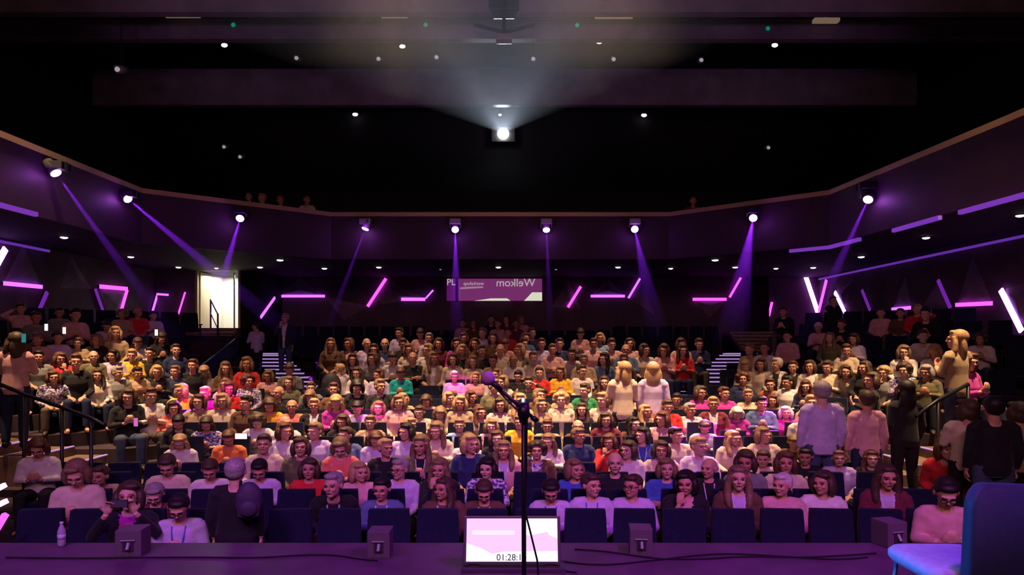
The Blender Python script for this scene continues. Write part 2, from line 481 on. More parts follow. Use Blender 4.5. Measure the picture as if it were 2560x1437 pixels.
# ------------------------------------------------------------------ light strips and facets on the walls
def on_back(px, py, d=25.93):
    return wpt(px, py, d)
def on_side(px, py, s):
    d = (s * 11.93 - CX) * F / (px - 1280)
    return wpt(px, py, d)
strips = [  # (x0,y0,x1,y1, wall, material, width, label)
    (-24, 690, 14, 621, 'L', 3, .16, 'broad bright violet strip slanting at the left edge of the picture'),
    (10, 708, 105, 717, 'L', 1, .10, 'level violet strip high on the left wall'),
    (98, 775, 118, 730, 'L', 0, .10, 'dim slanting violet strip on the left wall'),
    (250, 716, 318, 722, 'L', 2, .12, 'top strip of the pink lit triangle on the left wall'),
    (318, 724, 302, 780, 'L', 2, .10, 'right slanting strip of the pink lit triangle'),
    (238, 722, 262, 790, 'L', 0, .08, 'dim left slanting strip of the pink lit triangle'),
    (392, 735, 421, 737, 'B5', 1, .07, 'short level violet strip left of the bright doorway'),
    (393, 738, 380, 783, 'L', 1, .07, 'slanting violet strip left of the bright doorway'),
    (463, 730, 446, 785, 'B5', 2, .045, 'thin pink slanting strip beside the bright doorway'),
    (687, 744, 652, 793, 'D', 1, .10, 'slanting violet strip right of the bright doorway'),
    (692, 740, 812, 740, 'B', 1, .10, 'long level violet strip at the left of the back wall'),
    (965, 696, 919, 766, 'B', 2, .11, 'bright pink slanting strip left of the control room window'),
    (1003, 748, 1063, 748, 'B', 1, .12, 'short level violet strip left of the control room window'),
    (1064, 746, 1083, 725, 'B', 1, .06, 'small slanting violet strip left of the control room window'),
    (1452, 716, 1420, 768, 'B', 2, .10, 'bright pink slanting strip right of the control room window'),
    (1477, 740, 1562, 740, 'B', 1, .10, 'level violet strip right of the control room window'),
    (1600, 696, 1571, 745, 'B', 1, .08, 'slanting violet strip beside the level one right of the window'),
    (1732, 748, 1816, 748, 'B', 2, .11, 'level pink strip at the right of the back wall'),
    (1852, 694, 1824, 743, 'B', 2, .08, 'slanting pink strip by the right aisle'),
    (1930, 755, 1922, 790, 'B', 2, .08, 'small pink strip beside the dark curtain'),
    (2012, 684, 2045, 782, 'B', 3, .16, 'very bright slanting strip in the back right corner'),
    (2066, 700, 2046, 782, 'R', 2, .14, 'pink strip closing the bright wedge in the back right corner'),
    (2087, 730, 2112, 780, 'R', 3, .14, 'short bright slanting strip on the right wall'),
    (2155, 725, 2175, 775, 'R', 0, .10, 'dim pink slanting strip on the right wall'),
    (2230, 773, 2276, 769, 'R', 1, .10, 'short level violet strip low on the right wall'),
    (2345, 700, 2376, 770, 'R', 0, .10, 'dim violet slanting strip further along the right wall'),
    (2390, 762, 2480, 758, 'R', 2, .10, 'long level pink strip on the right wall'),
    (2502, 724, 2554, 828, 'R', 3, .14, 'long bright slanting strip at the right edge of the picture'),
    (650, 691, 800, 690, 'B', 0, .05, 'faint violet line under the soffit at the back left'),
    (880, 691, 955, 691, 'B', 0, .05, 'faint violet line under the soffit near the window'),
    (1390, 690, 1450, 690, 'B', 0, .05, 'faint violet line under the soffit right of the window'),
    (1470, 690, 1560, 690, 'B', 0, .05, 'faint blue violet line under the soffit further right'),
]
def wall_pt(px, py, wl_, off=0.0):
    if wl_ == 'B':
        return wpt(px, py, 25.93 - off)
    if wl_ == 'D':
        return wpt(px, py, (-8.41 - CX) * F / (px - 1280))
    if wl_ == 'B5':
        return wpt(px, py, 23.43 - off)
    s = -1 if wl_ == 'L' else 1
    d = (s * (11.93 - off) - CX) * F / (px - 1280)
    return wpt(px, py, d)
def inward(wl_):
    return Vector((0, -1, 0)) if wl_[0] == 'B' else Vector((1, 0, 0)) if wl_ in 'LD' else Vector((-1, 0, 0))
for x0, y0, x1, y1, wl_, mi, wd, lab in strips:
    a, b = wall_pt(x0, y0, wl_), wall_pt(x1, y1, wl_)
    n = inward(wl_)
    m_ = (M_stripd, M_strip, M_strip2, M_strip3)[mi]
    t = empty('light_strip', a, label=lab, cat='light strip', group='light strips on the auditorium walls')
    ax = (b - a)
    mb_ = MB().beam(Vector((0, 0, 0)), ax, wd, .04, up=n)
    link('diffuser', mb_.mesh('diffuser', [m_]), t)
    mc = MB().beam(-n * .035, ax - n * .035, wd * .8, .03, up=n)
    link('channel', mc.mesh('channel', [M_black]), t)
# raised triangular acoustic panels
tri = [((250, 716), (318, 722), (288, 850), 'L'), ((10, 708), (105, 716), (60, 610), 'L'), ((150, 720), (230, 722), (180, 640), 'L'),
       ((692, 740), (812, 740), (752, 694), 'B'), ((812, 742), (919, 764), (860, 800), 'B'), ((964, 700), (1063, 746), (920, 764), 'B'),
       ((1420, 700), (1452, 770), (1380, 768), 'B'), ((1477, 740), (1562, 740), (1520, 696), 'B'), ((1600, 697), (1640, 790), (1571, 744), 'B'),
       ((1732, 750), (1816, 750), (1775, 792), 'B'), ((2390, 764), (2480, 760), (2430, 640), 'R'), ((2345, 700), (2376, 770), (2290, 790), 'R'),
       ((2228, 774), (2276, 770), (2262, 690), 'R'), ((2502, 724), (2554, 828), (2590, 700), 'R'), ((2087, 730), (2112, 780), (2130, 700), 'R')]
for p, q, r, wl_ in tri:
    P = [wall_pt(*k, wl_, -.05) for k in (p, q, r)]
    n = inward(wl_)
    c = sum(P, Vector()) / 3 + n * .09
    P2 = [v + (c - v) * .05 for v in P]
    V = [v - n * .02 for v in P] + [c]
    mb_ = MB().add(V, [(0, 1, 3), (1, 2, 3), (2, 0, 3), (2, 1, 0)])
    side = {'L': 'left wall', 'R': 'right wall', 'B': 'back wall'}[wl_]
    near = {'L': 'beside the violet strips', 'R': 'beside the bright strips', 'B': 'under the balcony'}[wl_]
    link('acoustic_panel', mb_.mesh('acoustic_panel', [M_facet]), label='dark pyramid faced triangular acoustic panel on the %s %s' % (side, near), cat='acoustic panel', group='triangular panels on the ' + side)

# ------------------------------------------------------------------ control room window, the screen's reflection painted on as glowing panes and letters
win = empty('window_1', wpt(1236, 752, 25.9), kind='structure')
def wl2(px, py, off):
    return wpt(px, py, 25.9) - win.location - Vector((0, off, 0))
def quad(name, pts, m_, parent, th=.01):
    V = [Vector(p) for p in pts]
    V += [v + Vector((0, th, 0)) for v in V]
    n = len(pts)
    Fc = [tuple(range(n)), tuple(range(2 * n - 1, n - 1, -1))] + [(i, n + i, n + (i + 1) % n, (i + 1) % n) for i in range(n)]
    return link(name, MB().add(V, Fc).mesh(name, [m_]), parent)
Mp1 = mat('painted_reflection_purple', (.1, .03, .1), emit=(.18, .028, .145), estr=.9)
Mp2 = mat('painted_reflection_deep_purple', (.1, .03, .1), emit=(.10, .008, .13), estr=.9)
Mc = mat('painted_reflection_cream', (.5, .5, .4), emit=(.72, .74, .58), estr=.9)
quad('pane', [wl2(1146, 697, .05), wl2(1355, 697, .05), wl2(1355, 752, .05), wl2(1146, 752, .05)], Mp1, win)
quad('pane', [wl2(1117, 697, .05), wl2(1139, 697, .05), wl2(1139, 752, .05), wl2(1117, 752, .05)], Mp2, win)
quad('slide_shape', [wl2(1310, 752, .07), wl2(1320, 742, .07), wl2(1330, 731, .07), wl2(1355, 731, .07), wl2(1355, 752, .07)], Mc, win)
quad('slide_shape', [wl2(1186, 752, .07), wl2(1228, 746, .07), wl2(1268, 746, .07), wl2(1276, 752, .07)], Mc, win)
quad('slide_shape', [wl2(1150, 719, .07), wl2(1170, 717, .07), wl2(1208, 716, .07), wl2(1208, 720, .07), wl2(1150, 723, .07)], mat('painted_reflection_mauve', (.4, .3, .4), emit=(.36, .2, .32), estr=.9), win)
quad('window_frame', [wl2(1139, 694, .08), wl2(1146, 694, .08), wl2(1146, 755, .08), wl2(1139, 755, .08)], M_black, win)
def text(s_, loc, size, m_, parent, mirror=False, name='lettering', rx=PI / 2, ext=.004):
    c = bpy.data.curves.new(name, 'FONT')
    c.body = s_
    c.size = size
    c.extrude = ext
    o = bpy.data.objects.new(name, c)
    COL.objects.link(o)
    me = bpy.data.meshes.new_from_object(o)
    bpy.data.objects.remove(o)
    me.materials.clear()
    me.materials.append(m_)
    o = link(name, me, parent, loc, (rx, 0, 0))
    if mirror:
        o.scale.x = -1
    return o
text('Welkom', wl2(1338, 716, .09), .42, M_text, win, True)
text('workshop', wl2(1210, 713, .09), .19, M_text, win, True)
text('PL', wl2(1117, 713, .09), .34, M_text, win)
# ------------------------------------------------------------------ ceiling downlights under the balcony
for x, y, r in ((160, 592, .085), (327, 641, .085), (446, 667, .085), (541, 669, .06), (650, 667, .09), (700, 649, .10), (811, 670, .09), (947, 667, .09),
                (1101, 672, .04), (1246, 667, .09), (1390, 672, .04), (1545, 667, .09), (1677, 670, .075), (1788, 649, .10), (1838, 667, .09),
                (1940, 670, .075), (2033, 668, .09), (2153, 641, .09), (2315, 593, .085), (2551, 537, .085)):
    d = (SOF - CZ) * F / (HOR - y)
    p = wpt(x, y, d)
    t = empty('downlight', p, label='small round white downlight in the balcony soffit', cat='downlight', group='round downlights under the balcony')
    link('lens', MB().ell((0, 0, -.01), (r, r, .035), None, 14, 6).mesh('lens', [M_white_led if r > .05 else M_white_dim], True), t)
    link('ring', MB().tube([(0, 0, -.012), (0, 0, .0)], [r * 1.35, r * 1.35], 18).mesh('ring', [M_black], True), t)
# downlights and small lamps high up
for x, y, d, r, lab in ((561, 113, 25.8, .12, 'bright lamp high in the ceiling, outermost on the left'), (1006, 116, 25.8, .11, 'bright ceiling lamp left of the hanging cluster'),
                        (1498, 105, 25.8, .11, 'bright ceiling lamp right of the hanging cluster'), (1937, 113, 25.8, .12, 'bright lamp high in the ceiling, outermost on the right'),
                        (888, 286, 31.9, .13, 'white lamp on the upper back wall left of the projector'), (1610, 288, 31.9, .13, 'white lamp on the upper back wall right of the projector'),
                        (1250, 287, 31.9, .07, 'tiny white lamp just above the projector')):
    p = wpt(x, y, d)
    t = empty('ceiling_lamp', p, label=lab, cat='lamp')
    link('lens', MB().ell((0, 0, 0), (r, .07, r * .6), None, 14, 7).mesh('lens', [M_white_led], True), t)
    link('housing', MB().tube([(0, .05, 0), (0, .05, .45)], r * .8, 12).mesh('housing', [M_black], True), t)
for x, y, d in ((740, 145, 26), (945, 147, 26), (1090, 143, 26), (1332, 147, 26), (1533, 148, 26), (1752, 150, 26), (559, 367, 30), (1920, 369, 30), (599, 392, 30), (292, 173, 19)):
    p = wpt(x, y, d)
    t = empty('spotlight', p, label='unlit grey spotlight high in the dark ceiling with a faint glint', cat='spotlight', group='unlit spotlights in the ceiling')
    link('body', MB().tube([(0, 0, 0), (.05, .35, .12)], [.12, .10], 12).mesh('body', [M_grey], True), t)
    link('hanging_rod', MB().tube([(.02, .18, .1), (.02, .18, 15.6 - p.z)], .015, 6).mesh('rod', [M_black]), t)
    link('lens', MB().ell((.02, -.01, 0), (.08, .03, .08), None, 12, 6).mesh('lens', [M_white_dim], True), t)  # weak glow paints the glint on the unlit lens
for x, y, d in ((583, 62, 21.97), (1064, 62, 21.97), (1443, 63, 21.97), (1920, 71, 21.97), (2288, 240, 28.2)):
    link('indicator_light', MB().ell((0, 0, 0), (.07, .04, .07), None, 10, 6).mesh('indicator', [M_green_led], True), loc=wpt(x, y, d), label='tiny dim green indicator light in the ceiling', cat='indicator light', group='green indicator lights')
for x, y, d, wx in ((455, 38, 21.6, .55), (985, 38, 21.6, .42), (1535, 40, 21.6, .6), (2065, 52, 21.6, .4)):
    link('work_light', MB().box((-wx, -.1, -.05), (wx, .1, .06)).box((-.02, .0, .05), (.02, .04, 15.6 - wpt(x, y, d).z)).mesh('work_light', [mat('faint_warm_tube', (.4, .3, .2), emit=(.15, .10, .07), estr=1.0, sample=False)], bevel=.01),
         loc=wpt(x, y, d), label='faint warm glowing batten under the ceiling', cat='batten light', group='faint warm battens')
# speaker cluster hanging in the middle
t = empty('hanging_cluster', wpt(1260, 100, 19), label='dark loudspeaker cluster on a spreader bar hanging mid ceiling', cat='loudspeaker cluster')
link('mast', MB().box((-.05, -.05, .0), (.05, .05, 1.6)).mesh('m', [M_steel]), t)
link('loudspeaker', MB().prism([(-.42, -.3), (.42, -.3), (.30, .3), (-.30, .3)], .72, 1.3).mesh('s', [M_steel], bevel=.03), t)
link('spreader_bar', MB().beam((-.85, 0, .42), (0, 0, .22), .08, .08).beam((.85, 0, .42), (0, 0, .22), .08, .08).mesh('b', [M_steel]), t)
link('bottom_unit', MB().box((-.22, -.15, -.05), (.22, .15, .12)).mesh('u', [M_grey], bevel=.02), t)
# projector
t = empty('projector', wpt(1258, 334, 31.6), label='dazzling white projector lens on the dark upper back wall', cat='projector')
link('lens', MB().ell((0, 0, 0), (.26, .08, .26), None, 20, 10).mesh('lens', [M_proj], True), t)
link('housing', MB().box((-.55, .08, -.35), (.55, .55, .32)).mesh('h', [M_black], bevel=.03), t)
# ------------------------------------------------------------------ beam lamps on the balcony front
def haze(name, dens, aniso=0.0, col=(1, 1, 1), fade_z=None):
    m = bpy.data.materials.new(name)
    m.use_nodes = True
    nt = m.node_tree
    nt.nodes.clear()
    o = nt.nodes.new('ShaderNodeOutputMaterial')
    v = nt.nodes.new('ShaderNodeVolumeScatter')
    v.inputs['Color'].default_value = (*col, 1)
    v.inputs['Density'].default_value = dens
    v.inputs['Anisotropy'].default_value = aniso
    nt.links.new(v.outputs[0], o.inputs['Volume'])
    if fade_z:      # density shaped so that the beams fade out towards the seats
        g = nt.nodes.new('ShaderNodeNewGeometry')
        x = nt.nodes.new('ShaderNodeSeparateXYZ')
        r = nt.nodes.new('ShaderNodeMapRange')
        r.interpolation_type = 'SMOOTHSTEP'
        r.inputs['From Min'].default_value = fade_z[0]
        r.inputs['From Max'].default_value = fade_z[1]
        r.inputs['To Min'].default_value = 0.0
        r.inputs['To Max'].default_value = dens
        nt.links.new(g.outputs['Position'], x.inputs[0])
        nt.links.new(x.outputs['Z'], r.inputs['Value'])
        nt.links.new(r.outputs[0], v.inputs['Density'])
    return m
H_beam = haze('haze_in_beam', 0.010, col=(.50, .45, 1), fade_z=(2.6, 5.9))  # haze inside the beams only, its blue colour tints their light
H_proj = haze('haze_in_projector_beam', 0.007, col=(.85, .9, 1))
def cone(name, a, b, r0, r1, m, label, n=24):
    a, b = Vector(a), Vector(b)
    mb_ = MB().tube([Vector((0, 0, 0)), b - a], [r0, r1], n)
    return link(name, mb_.mesh(name, [m]), loc=a, label=label, cat='light beam', kind='stuff')
beams = [  # lamp px, target px, target depth, power, violet share, beam end depth
    (140, 433, 548, 1000, 13.4, 7000, 'outermost on the left'), (320, 497, 922, 1000, 13.6, 12000, 'second from the left'),
    (600, 546, 478, 975, 13.0, 12000, 'third from the left'), (913, 572, 805, 860, 19.5, 4000, 'leftmost of the four hanging under the rail'),
    (1138, 574, 1143, 962, 14.4, 11000, 'second of the four hanging under the rail'), (1366, 575, 1380, 900, 17.5, 3500, 'third of the four hanging under the rail'),
    (1587, 573, 1690, 1050, 11.0, 7500, 'rightmost of the four hanging under the rail'), (1883, 545, 1790, 1058, 10.9, 11000, 'second from the right'),
    (2170, 499, 1935, 1015, 12.2, 8000, 'outermost on the right')]
def fascia_hit(px):
    u = (px - 1280) / F
    best = None
    for (x0, y0), (x1, y1) in zip(BP[:-1], BP[1:]):
        # CX + u*d = x0 + t*(x1-x0),  d = y0 + t*(y1-y0)
        den = (x1 - x0) - u * (y1 - y0)
        if abs(den) < 1e-9:
            continue
        t = (CX + u * y0 - x0) / den
        if -1e-6 <= t <= 1 + 1e-6:
            d = y0 + t * (y1 - y0)
            if d > 0 and (best is None or d < best):
                best = d
    return best or 12.0
for i, (lx, ly, tx, ty, td, pw, wh) in enumerate(beams):
    hanging = 3 <= i <= 6
    d = fascia_hit(lx) - (.38 if hanging else .42)
    p = wpt(lx, ly, d)
    q = wpt(tx, ty, td)
    dr_ = (q - p).normalized()
    t = empty('beam_lamp', p, label='violet moving head lamp on the balcony front, ' + wh, cat='stage lamp')
    R = dr_.to_track_quat('-Z', 'Y').to_matrix()
    rr = .10
    link('lens', MB().ell((0, 0, 0), (rr, rr, .04), R, 16, 8).mesh('lens', [M_purple_led], True), t)
    link('body', MB().tube([-dr_ * .02, -dr_ * .30], [rr * 1.15, rr * .9], 14).mesh('body', [M_black if not hanging else M_grey], True), t)
    top = 6.35 - p.z
    link('yoke', MB().box((-.17, .02, .05), (-.13, .10, top)).box((.13, .02, .05), (.17, .10, top)).mesh('yoke', [M_steel]), t)
    link('clamp', MB().box((-.16, -.08, top - .16), (.16, .22, top)).mesh('clamp', [M_grey if hanging else M_black], bevel=.02), t)
    L = (q - p).length
    ang = 4.6 if i not in (7,) else 6.5
    pw *= 7.5
    lo = lamp('beam_light', 'SPOT', p + dr_ * .05, pw, (0.60, 0.04, 1.0), q, 0.02, ang, 0.25)
    hr = math.tan(math.radians(ang / 2))
    e = p + dr_ * (L - .5)
    cone('haze_beam', p + dr_ * .06, e, .05, hr * L + .03, H_beam, 'violet beam in the haze from the lamp ' + wh)
    # spill of the lamp on the balcony front
    lamp('lamp_spill', 'POINT', p + Vector((0, -.12, -.05)), 6.0, (0.45, 0.05, 1.0), size=.12)
# projector beam
pj = wpt(1258, 334, 31.4)
sc_ = [Vector((-6.0, -3, 3.9)), Vector((5.6, -3, 3.9)), Vector((5.6, -3, 11.2)), Vector((-6.0, -3, 11.2))]
V = [Vector((0, 0, 0))] + [(pj + (c - pj) * .93) - pj for c in sc_]
link('haze_beam', MB().add(V, [(0, 2, 1), (0, 3, 2), (0, 4, 3), (0, 1, 4), (1, 2, 3, 4)]).mesh('haze_beam', [H_proj]), loc=pj, label='pale fan of projector light in the haze under the ceiling', cat='light beam', kind='stuff')
lamp('projector_light', 'SPOT', pj + Vector((0, -.05, 0)), 26000, (.78, .88, 1.0), (-.2, -3, 7.2), 0.03, 26, 0.5)
lamp('projector_spill', 'POINT', pj + Vector((0, -.5, 0)), 16, (.9, .95, 1.0), size=.15)

# ------------------------------------------------------------------ stage things
t = empty('stage_monitor', (0, 0, 0), label='flat screen monitor on the stage lip showing a pale pink slide', cat='monitor')
mc_ = wpt(1280, 1350, 5.0)
t.location = (mc_.x, 4.80, 1.15)
W2, H2, tilt = .345, .165, math.radians(16)
Rm = Matrix.Rotation(tilt * -1, 3, 'X')
ctr = Vector((0, .05, .21))
def mp(x, y, z):
    return ctr + Rm @ Vector((x, y, z))
def mbox(x0, y0, z0, x1, y1, z1):
    m_ = MB().box((x0, y0, z0), (x1, y1, z1))
    m_.v = [tuple(mp(*v)) for v in m_.v]
    return m_
fr = mat('monitor_bezel', (.06, .03, .07), .4, spec=.5)
cab = mbox(-W2, .0, -H2, W2, .06, H2)
link('cabinet', cab.mesh('cabinet', [fr], bevel=.006), t)
Ms1 = mat('slide_pale_pink', (.1, .1, .1), emit=(.95, .62, .98), estr=1.0)
Ms2 = mat('slide_white', (.1, .1, .1), emit=(1, .99, 1), estr=1.05)
def flat(name, pts, m_, y):
    V = [mp(x, y, z) for x, z in pts] + [mp(x, y + .003, z) for x, z in pts]
    n = len(pts)
    link(name, MB().add(V, [tuple(range(n)), tuple(range(2 * n - 1, n - 1, -1))] + [(i, n + i, n + (i + 1) % n, (i + 1) % n) for i in range(n)]).mesh(name, [m_]), t)
a_, b_ = W2 - .022, H2 - .018
flat('screen', [(-a_, -b_), (a_, -b_), (a_, b_), (-a_, b_)], Ms1, -.004)
flat('slide_shape', [(-a_, -b_), (a_, -b_), (a_, -.075), (.03, -.078), (-.06, -.08), (-.14, -.095), (-.22, -.055), (-.3, -.03), (-a_, -.022)], Ms2, -.006)
flat('slide_shape', [(.075, b_), (a_, b_), (a_, .01), (a_ - .06, .03), (a_ - .07, .055), (.12, .03), (.09, .04)], Ms2, -.006)
flat('slide_shape', [(-.285, .035), (.02, .035), (.02, .065), (-.285, .065)], mat('slide_blush', (.1, .1, .1), emit=(1, .86, 1), estr=1.0), -.006)
o_ = text('01:28:10', mp(-.11, -.009, -b_ + .008), .062, mat('slide_digits', (.02, .01, .02), .8), t, rx=PI / 2 - tilt, ext=.001)
link('foot', MB().box((-.30, .02, .0), (-.24, .20, .06)).box((.24, .02, .0), (.30, .20, .06)).mesh('foot', [fr]), t)
link('base_tray', MB().box((-W2 - .01, -.03, .0), (W2 + .03, .14, .03)).mesh('base_tray', [fr], bevel=.005), t)

def front_fill(px, pyb, w_px, h_px, rot, wh):
    d = 1.6 * F / (pyb - HOR)
    p = wpt(px, pyb, d)
    s_ = w_px / F * d
    hh = h_px / F * d
    t = empty('stage_box', (p.x, p.y + s_ / 2, 1.15), rot, label='dark cube loudspeaker with grey connector, ' + wh, cat='loudspeaker')
    link('cabinet', MB().box((-s_ / 2, -s_ / 2, 0), (s_ / 2, s_ / 2, hh)).mesh('cab', [mat('dark_cabinet', (.10, .07, .10), .45, spec=.5)], bevel=.008), t)
    link('connector_plate', MB().box((-s_ * .2, -s_ / 2 - .004, hh * .2), (s_ * .22, -s_ / 2 + .002, hh * .62)).mesh('plate', [mat('plate_dark', (.03, .025, .04), .4)]), t)
    link('handle', MB().tube([(-s_ * .28, -s_ / 2 - .006, hh * .62), (s_ * .28, -s_ / 2 - .006, hh * .62)], .006).mesh('handle', [M_grey]), t)
    pl = link('plug', MB().tube([(s_ * .02, -s_ / 2 - .03, hh * .30), (s_ * .02, -s_ / 2, hh * .52)], .013).mesh('plug', [M_grey]), t)
front_fill(316, 1392, 62, 66, .12, 'before the seat with the phone user')
front_fill(946, 1396, 56, 68, 0, 'midway between the left end and the monitor')
front_fill(1606, 1390, 56, 68, -.1, 'between the monitor and the blue chair')
front_fill(2238, 1370, 58, 64, .25, 'behind the seat of the blue chair')

# microphone on a boom stand
d0 = 2.5
t = empty('microphone_stand', (wpt(1310, 1400, d0).x, d0, 1.15), label='dark tripod microphone stand with a long boom, in front of the monitor', cat='microphone stand')
def rel(px, py, d=d0):
    return wpt(px, py, d) - t.location
Mst = mat('black_stand_tube', (.022, .014, .04), .35, .5)
link('tripod_leg', MB().tube([(0, 0, .16), (.30, -.12, .01)], .011).mesh('leg', [Mst], True), t)
link('tripod_leg', MB().tube([(0, 0, .16), (-.28, -.16, .01)], .011).mesh('leg', [Mst], True), t)
link('tripod_leg', MB().tube([(0, 0, .16), (.02, .32, .01)], .011).mesh('leg', [Mst], True), t)
jt = rel(1309, 1022)
link('pole', MB().tube([(0, 0, .02), (0, 0, .7)], .0125).tube([(0, 0, .68), jt], .0085).mesh('pole', [Mst], True), t)
link('clutch', MB().tube([jt + Vector((0, -.03, -.02)), jt + Vector((0, .035, .02))], .022).tube([jt - Vector((0, 0, .05)), jt], .016).mesh('clutch', [Mst], True), t)
b0, b1 = rel(1343, 1053), rel(1232, 958)
link('boom', MB().tube([b0, b1], .0065).tube([b0, b0 + (b1 - b0) * .12], .010).mesh('boom', [Mst], True), t)
cpts = [b1 + Vector((0, -.01, -.005)), b0 + (b1 - b0) * .5 + Vector((0, -.012, -.02)), jt + Vector((.012, -.02, -.02)), rel(1316, 1150), rel(1313, 1280), rel(1326, 1330), rel(1343, 1400), (.10, -.05, .02), (.3, -.25, .01)]
link('cable', MB().tube(cpts, .0035, 6).mesh('cable', [Mst], True), t)
mic = empty('microphone', rel(1220, 946) + t.location, label='handheld microphone with a violet foam windscreen clipped on the boom end', cat='microphone')
link('windscreen', MB().ell((0, 0, 0), (.026, .026, .026), None, 16, 10).mesh('windscreen', [mat('violet_foam', (.36, .12, .60), .9)], True), mic)
link('mic_body', MB().tube([(.012, 0, -.01), (.05, 0, -.045)], [.012, .009], 12).mesh('mic_body', [Mst], True), mic)

# blue shell chair at the right
t = empty('stage_chair', (2.13 + CX, 3.55, 1.15), label='rounded blue upholstered chair seen from behind at the right edge of the stage', cat='chair')
Mch = mat('blue_chair_fabric', (.010, .018, .05), .65, sheen=.05, noise=(30, .1))
Mchs = mat('pale_blue_seat_fabric', (.30, .30, .45), .6, noise=(30, .1))
def slab(prof, th, nm, m_, R_=None):
    "rounded board: outline prof in x/z, thickness th along y, slightly dished"
    n = len(prof)
    cx_ = sum(p[0] for p in prof) / n
    cz_ = sum(p[1] for p in prof) / n
    rings = []
    for (sc, yy) in ((.90, -th / 2 - .012), (.975, -th / 2), (1.0, -th * .2), (1.0, th * .2), (.975, th / 2), (.90, th / 2 + .004)):
        rings.append([Vector((cx_ + (x - cx_) * (1 - (1 - sc) * .35), yy + 0.10 * ((x - cx_) / .24) ** 2 * -1 * .5, cz_ + (z - cz_) * (1 - (1 - sc) * .35))) for x, z in prof])
    V = [v for r in rings for v in r]
    Fc = [(i * n + k, i * n + (k + 1) % n, (i + 1) * n + (k + 1) % n, (i + 1) * n + k) for i in range(len(rings) - 1) for k in range(n)]
    Fc += [tuple(range(n - 1, -1, -1)), tuple(range((len(rings) - 1) * n, len(rings) * n))]
    mb_ = MB().add(V, Fc)
    if R_:
        mb_.v = [tuple(R_ @ Vector(v)) for v in mb_.v]
    return link(nm, mb_.mesh(nm, [m_], True), t)
def rrect(w_, z0, z1, r, n=8):
    P = []
    for cx_, cz_, a0 in ((w_ - r, z1 - r, 0), (-w_ + r, z1 - r, PI / 2), (-w_ + r * .6, z0 + r * .6, PI), (w_ - r * .6, z0 + r * .6, 3 * PI / 2)):
        rr = r if cz_ > (z0 + z1) / 2 else r * .6
        P += [(cx_ + rr * math.cos(a0 + PI / 2 * k / n), cz_ + rr * math.sin(a0 + PI / 2 * k / n)) for k in range(n + 1)]
    return P
# the chair faces away and to the left: back at +x side
Rc = Matrix.Translation((.36, -.10, 0.06)) @ Matrix.Rotation(math.radians(4), 4, 'Z') @ Matrix.Rotation(math.radians(3), 4, 'Y')
slab(rrect(.30, .30, .84, .12), .05, 'backrest', Mch, Rc)
seat_ = MB()
P = rrect(.29, -.26, .24, .13)
n = len(P)
rings = [(.93, .40), (1.0, .425), (1.0, .45), (.94, .468), (.8, .474)]
V = [Vector((x * s_ * .9 - .0 + .22, z * s_ + .10, h_)) for s_, h_ in rings for x, z in P]
Fc = [(i * n + k, i * n + (k + 1) % n, (i + 1) * n + (k + 1) % n, (i + 1) * n + k) for i in range(len(rings) - 1) for k in range(n)] + [tuple(range(n - 1, -1, -1)), tuple(range((len(rings) - 1) * n, len(rings) * n))]
link('seat', MB().add(V, Fc).mesh('seat', [Mchs], True), t)
for x, y in ((.02, -.06), (.42, -.06), (.02, .26), (.42, .26)):
    link('leg', MB().tube([(x, y, .42), (x + (-.04 if x < .1 else .04), y + (-.03 if y < 0 else .03), 0)], .011).mesh('leg', [mat('blue_grey_leg', (.1, .25, .4), .3, .6)], True), t)

# water bottle and cables on the stage
p = wpt(154, 1366, 5.4)
t = empty('water_bottle', (p.x, 5.4, 1.15), label='clear plastic water bottle standing on the stage lip at the left', cat='bottle')
link('body', MB().tube([(0, 0, 0), (0, 0, .02), (0, 0, .12), (0, 0, .145), (0, 0, .17), (0, 0, .18)], [.024, .03, .03, .022, .012, .012], 14).mesh('b', [mat('clear_plastic', (.35, .30, .42), .15, spec=.6)], True), t)
link('cap', MB().tube([(0, 0, .18), (0, 0, .195)], .014, 12).mesh('c', [mat('white_cap', (.6, .55, .65), .4)], True), t)
link('label_band', MB().tube([(0, 0, .06), (0, 0, .10)], .0305, 14).mesh('l', [mat('lilac_label', (.5, .4, .6), .5)], True), t)
def floor_pt(px, py):
    d = 1.595 * F / (py - HOR)
    v = wpt(px, py, d)
    v.z = 1.156
    return v
for k, (pts, lab) in enumerate((([(-10, 1393), (200, 1396), (480, 1392), (640, 1395), (740, 1388), (830, 1386), (900, 1398), (950, 1402)], 'black cable snaking along the stage lip at the left'),
            ([(1425, 1372), (1520, 1378), (1640, 1398), (1760, 1398), (1860, 1390), (2000, 1394), (2120, 1388), (2200, 1382)], 'black cable running along the stage lip at the right'),
            ([(1380, 1400), (1500, 1415), (1640, 1400), (1760, 1386), (1830, 1384), (1920, 1388), (2090, 1400), (2180, 1392)], 'thin second black cable crossing the right stage boards'),
            ([(1220, 1425), (1300, 1418), (1380, 1424), (1450, 1432)], 'bundle of dark cable under the monitor'))):
    P = [floor_pt(*q) for q in pts]
    Q = []
    for a, b in zip(P[:-1], P[1:]):
        Q += [a.lerp(b, s_ / 5) for s_ in range(5)]
    Q.append(P[-1])
    Q = [sum((Q[max(0, min(len(Q) - 1, j + o))] for o in (-2, -1, 0, 1, 2)), Vector()) / 5 for j in range(len(Q))]
    link('cable', MB().tube(Q, .006, 6).mesh('cable', [M_black], True), label=lab, cat='cable')
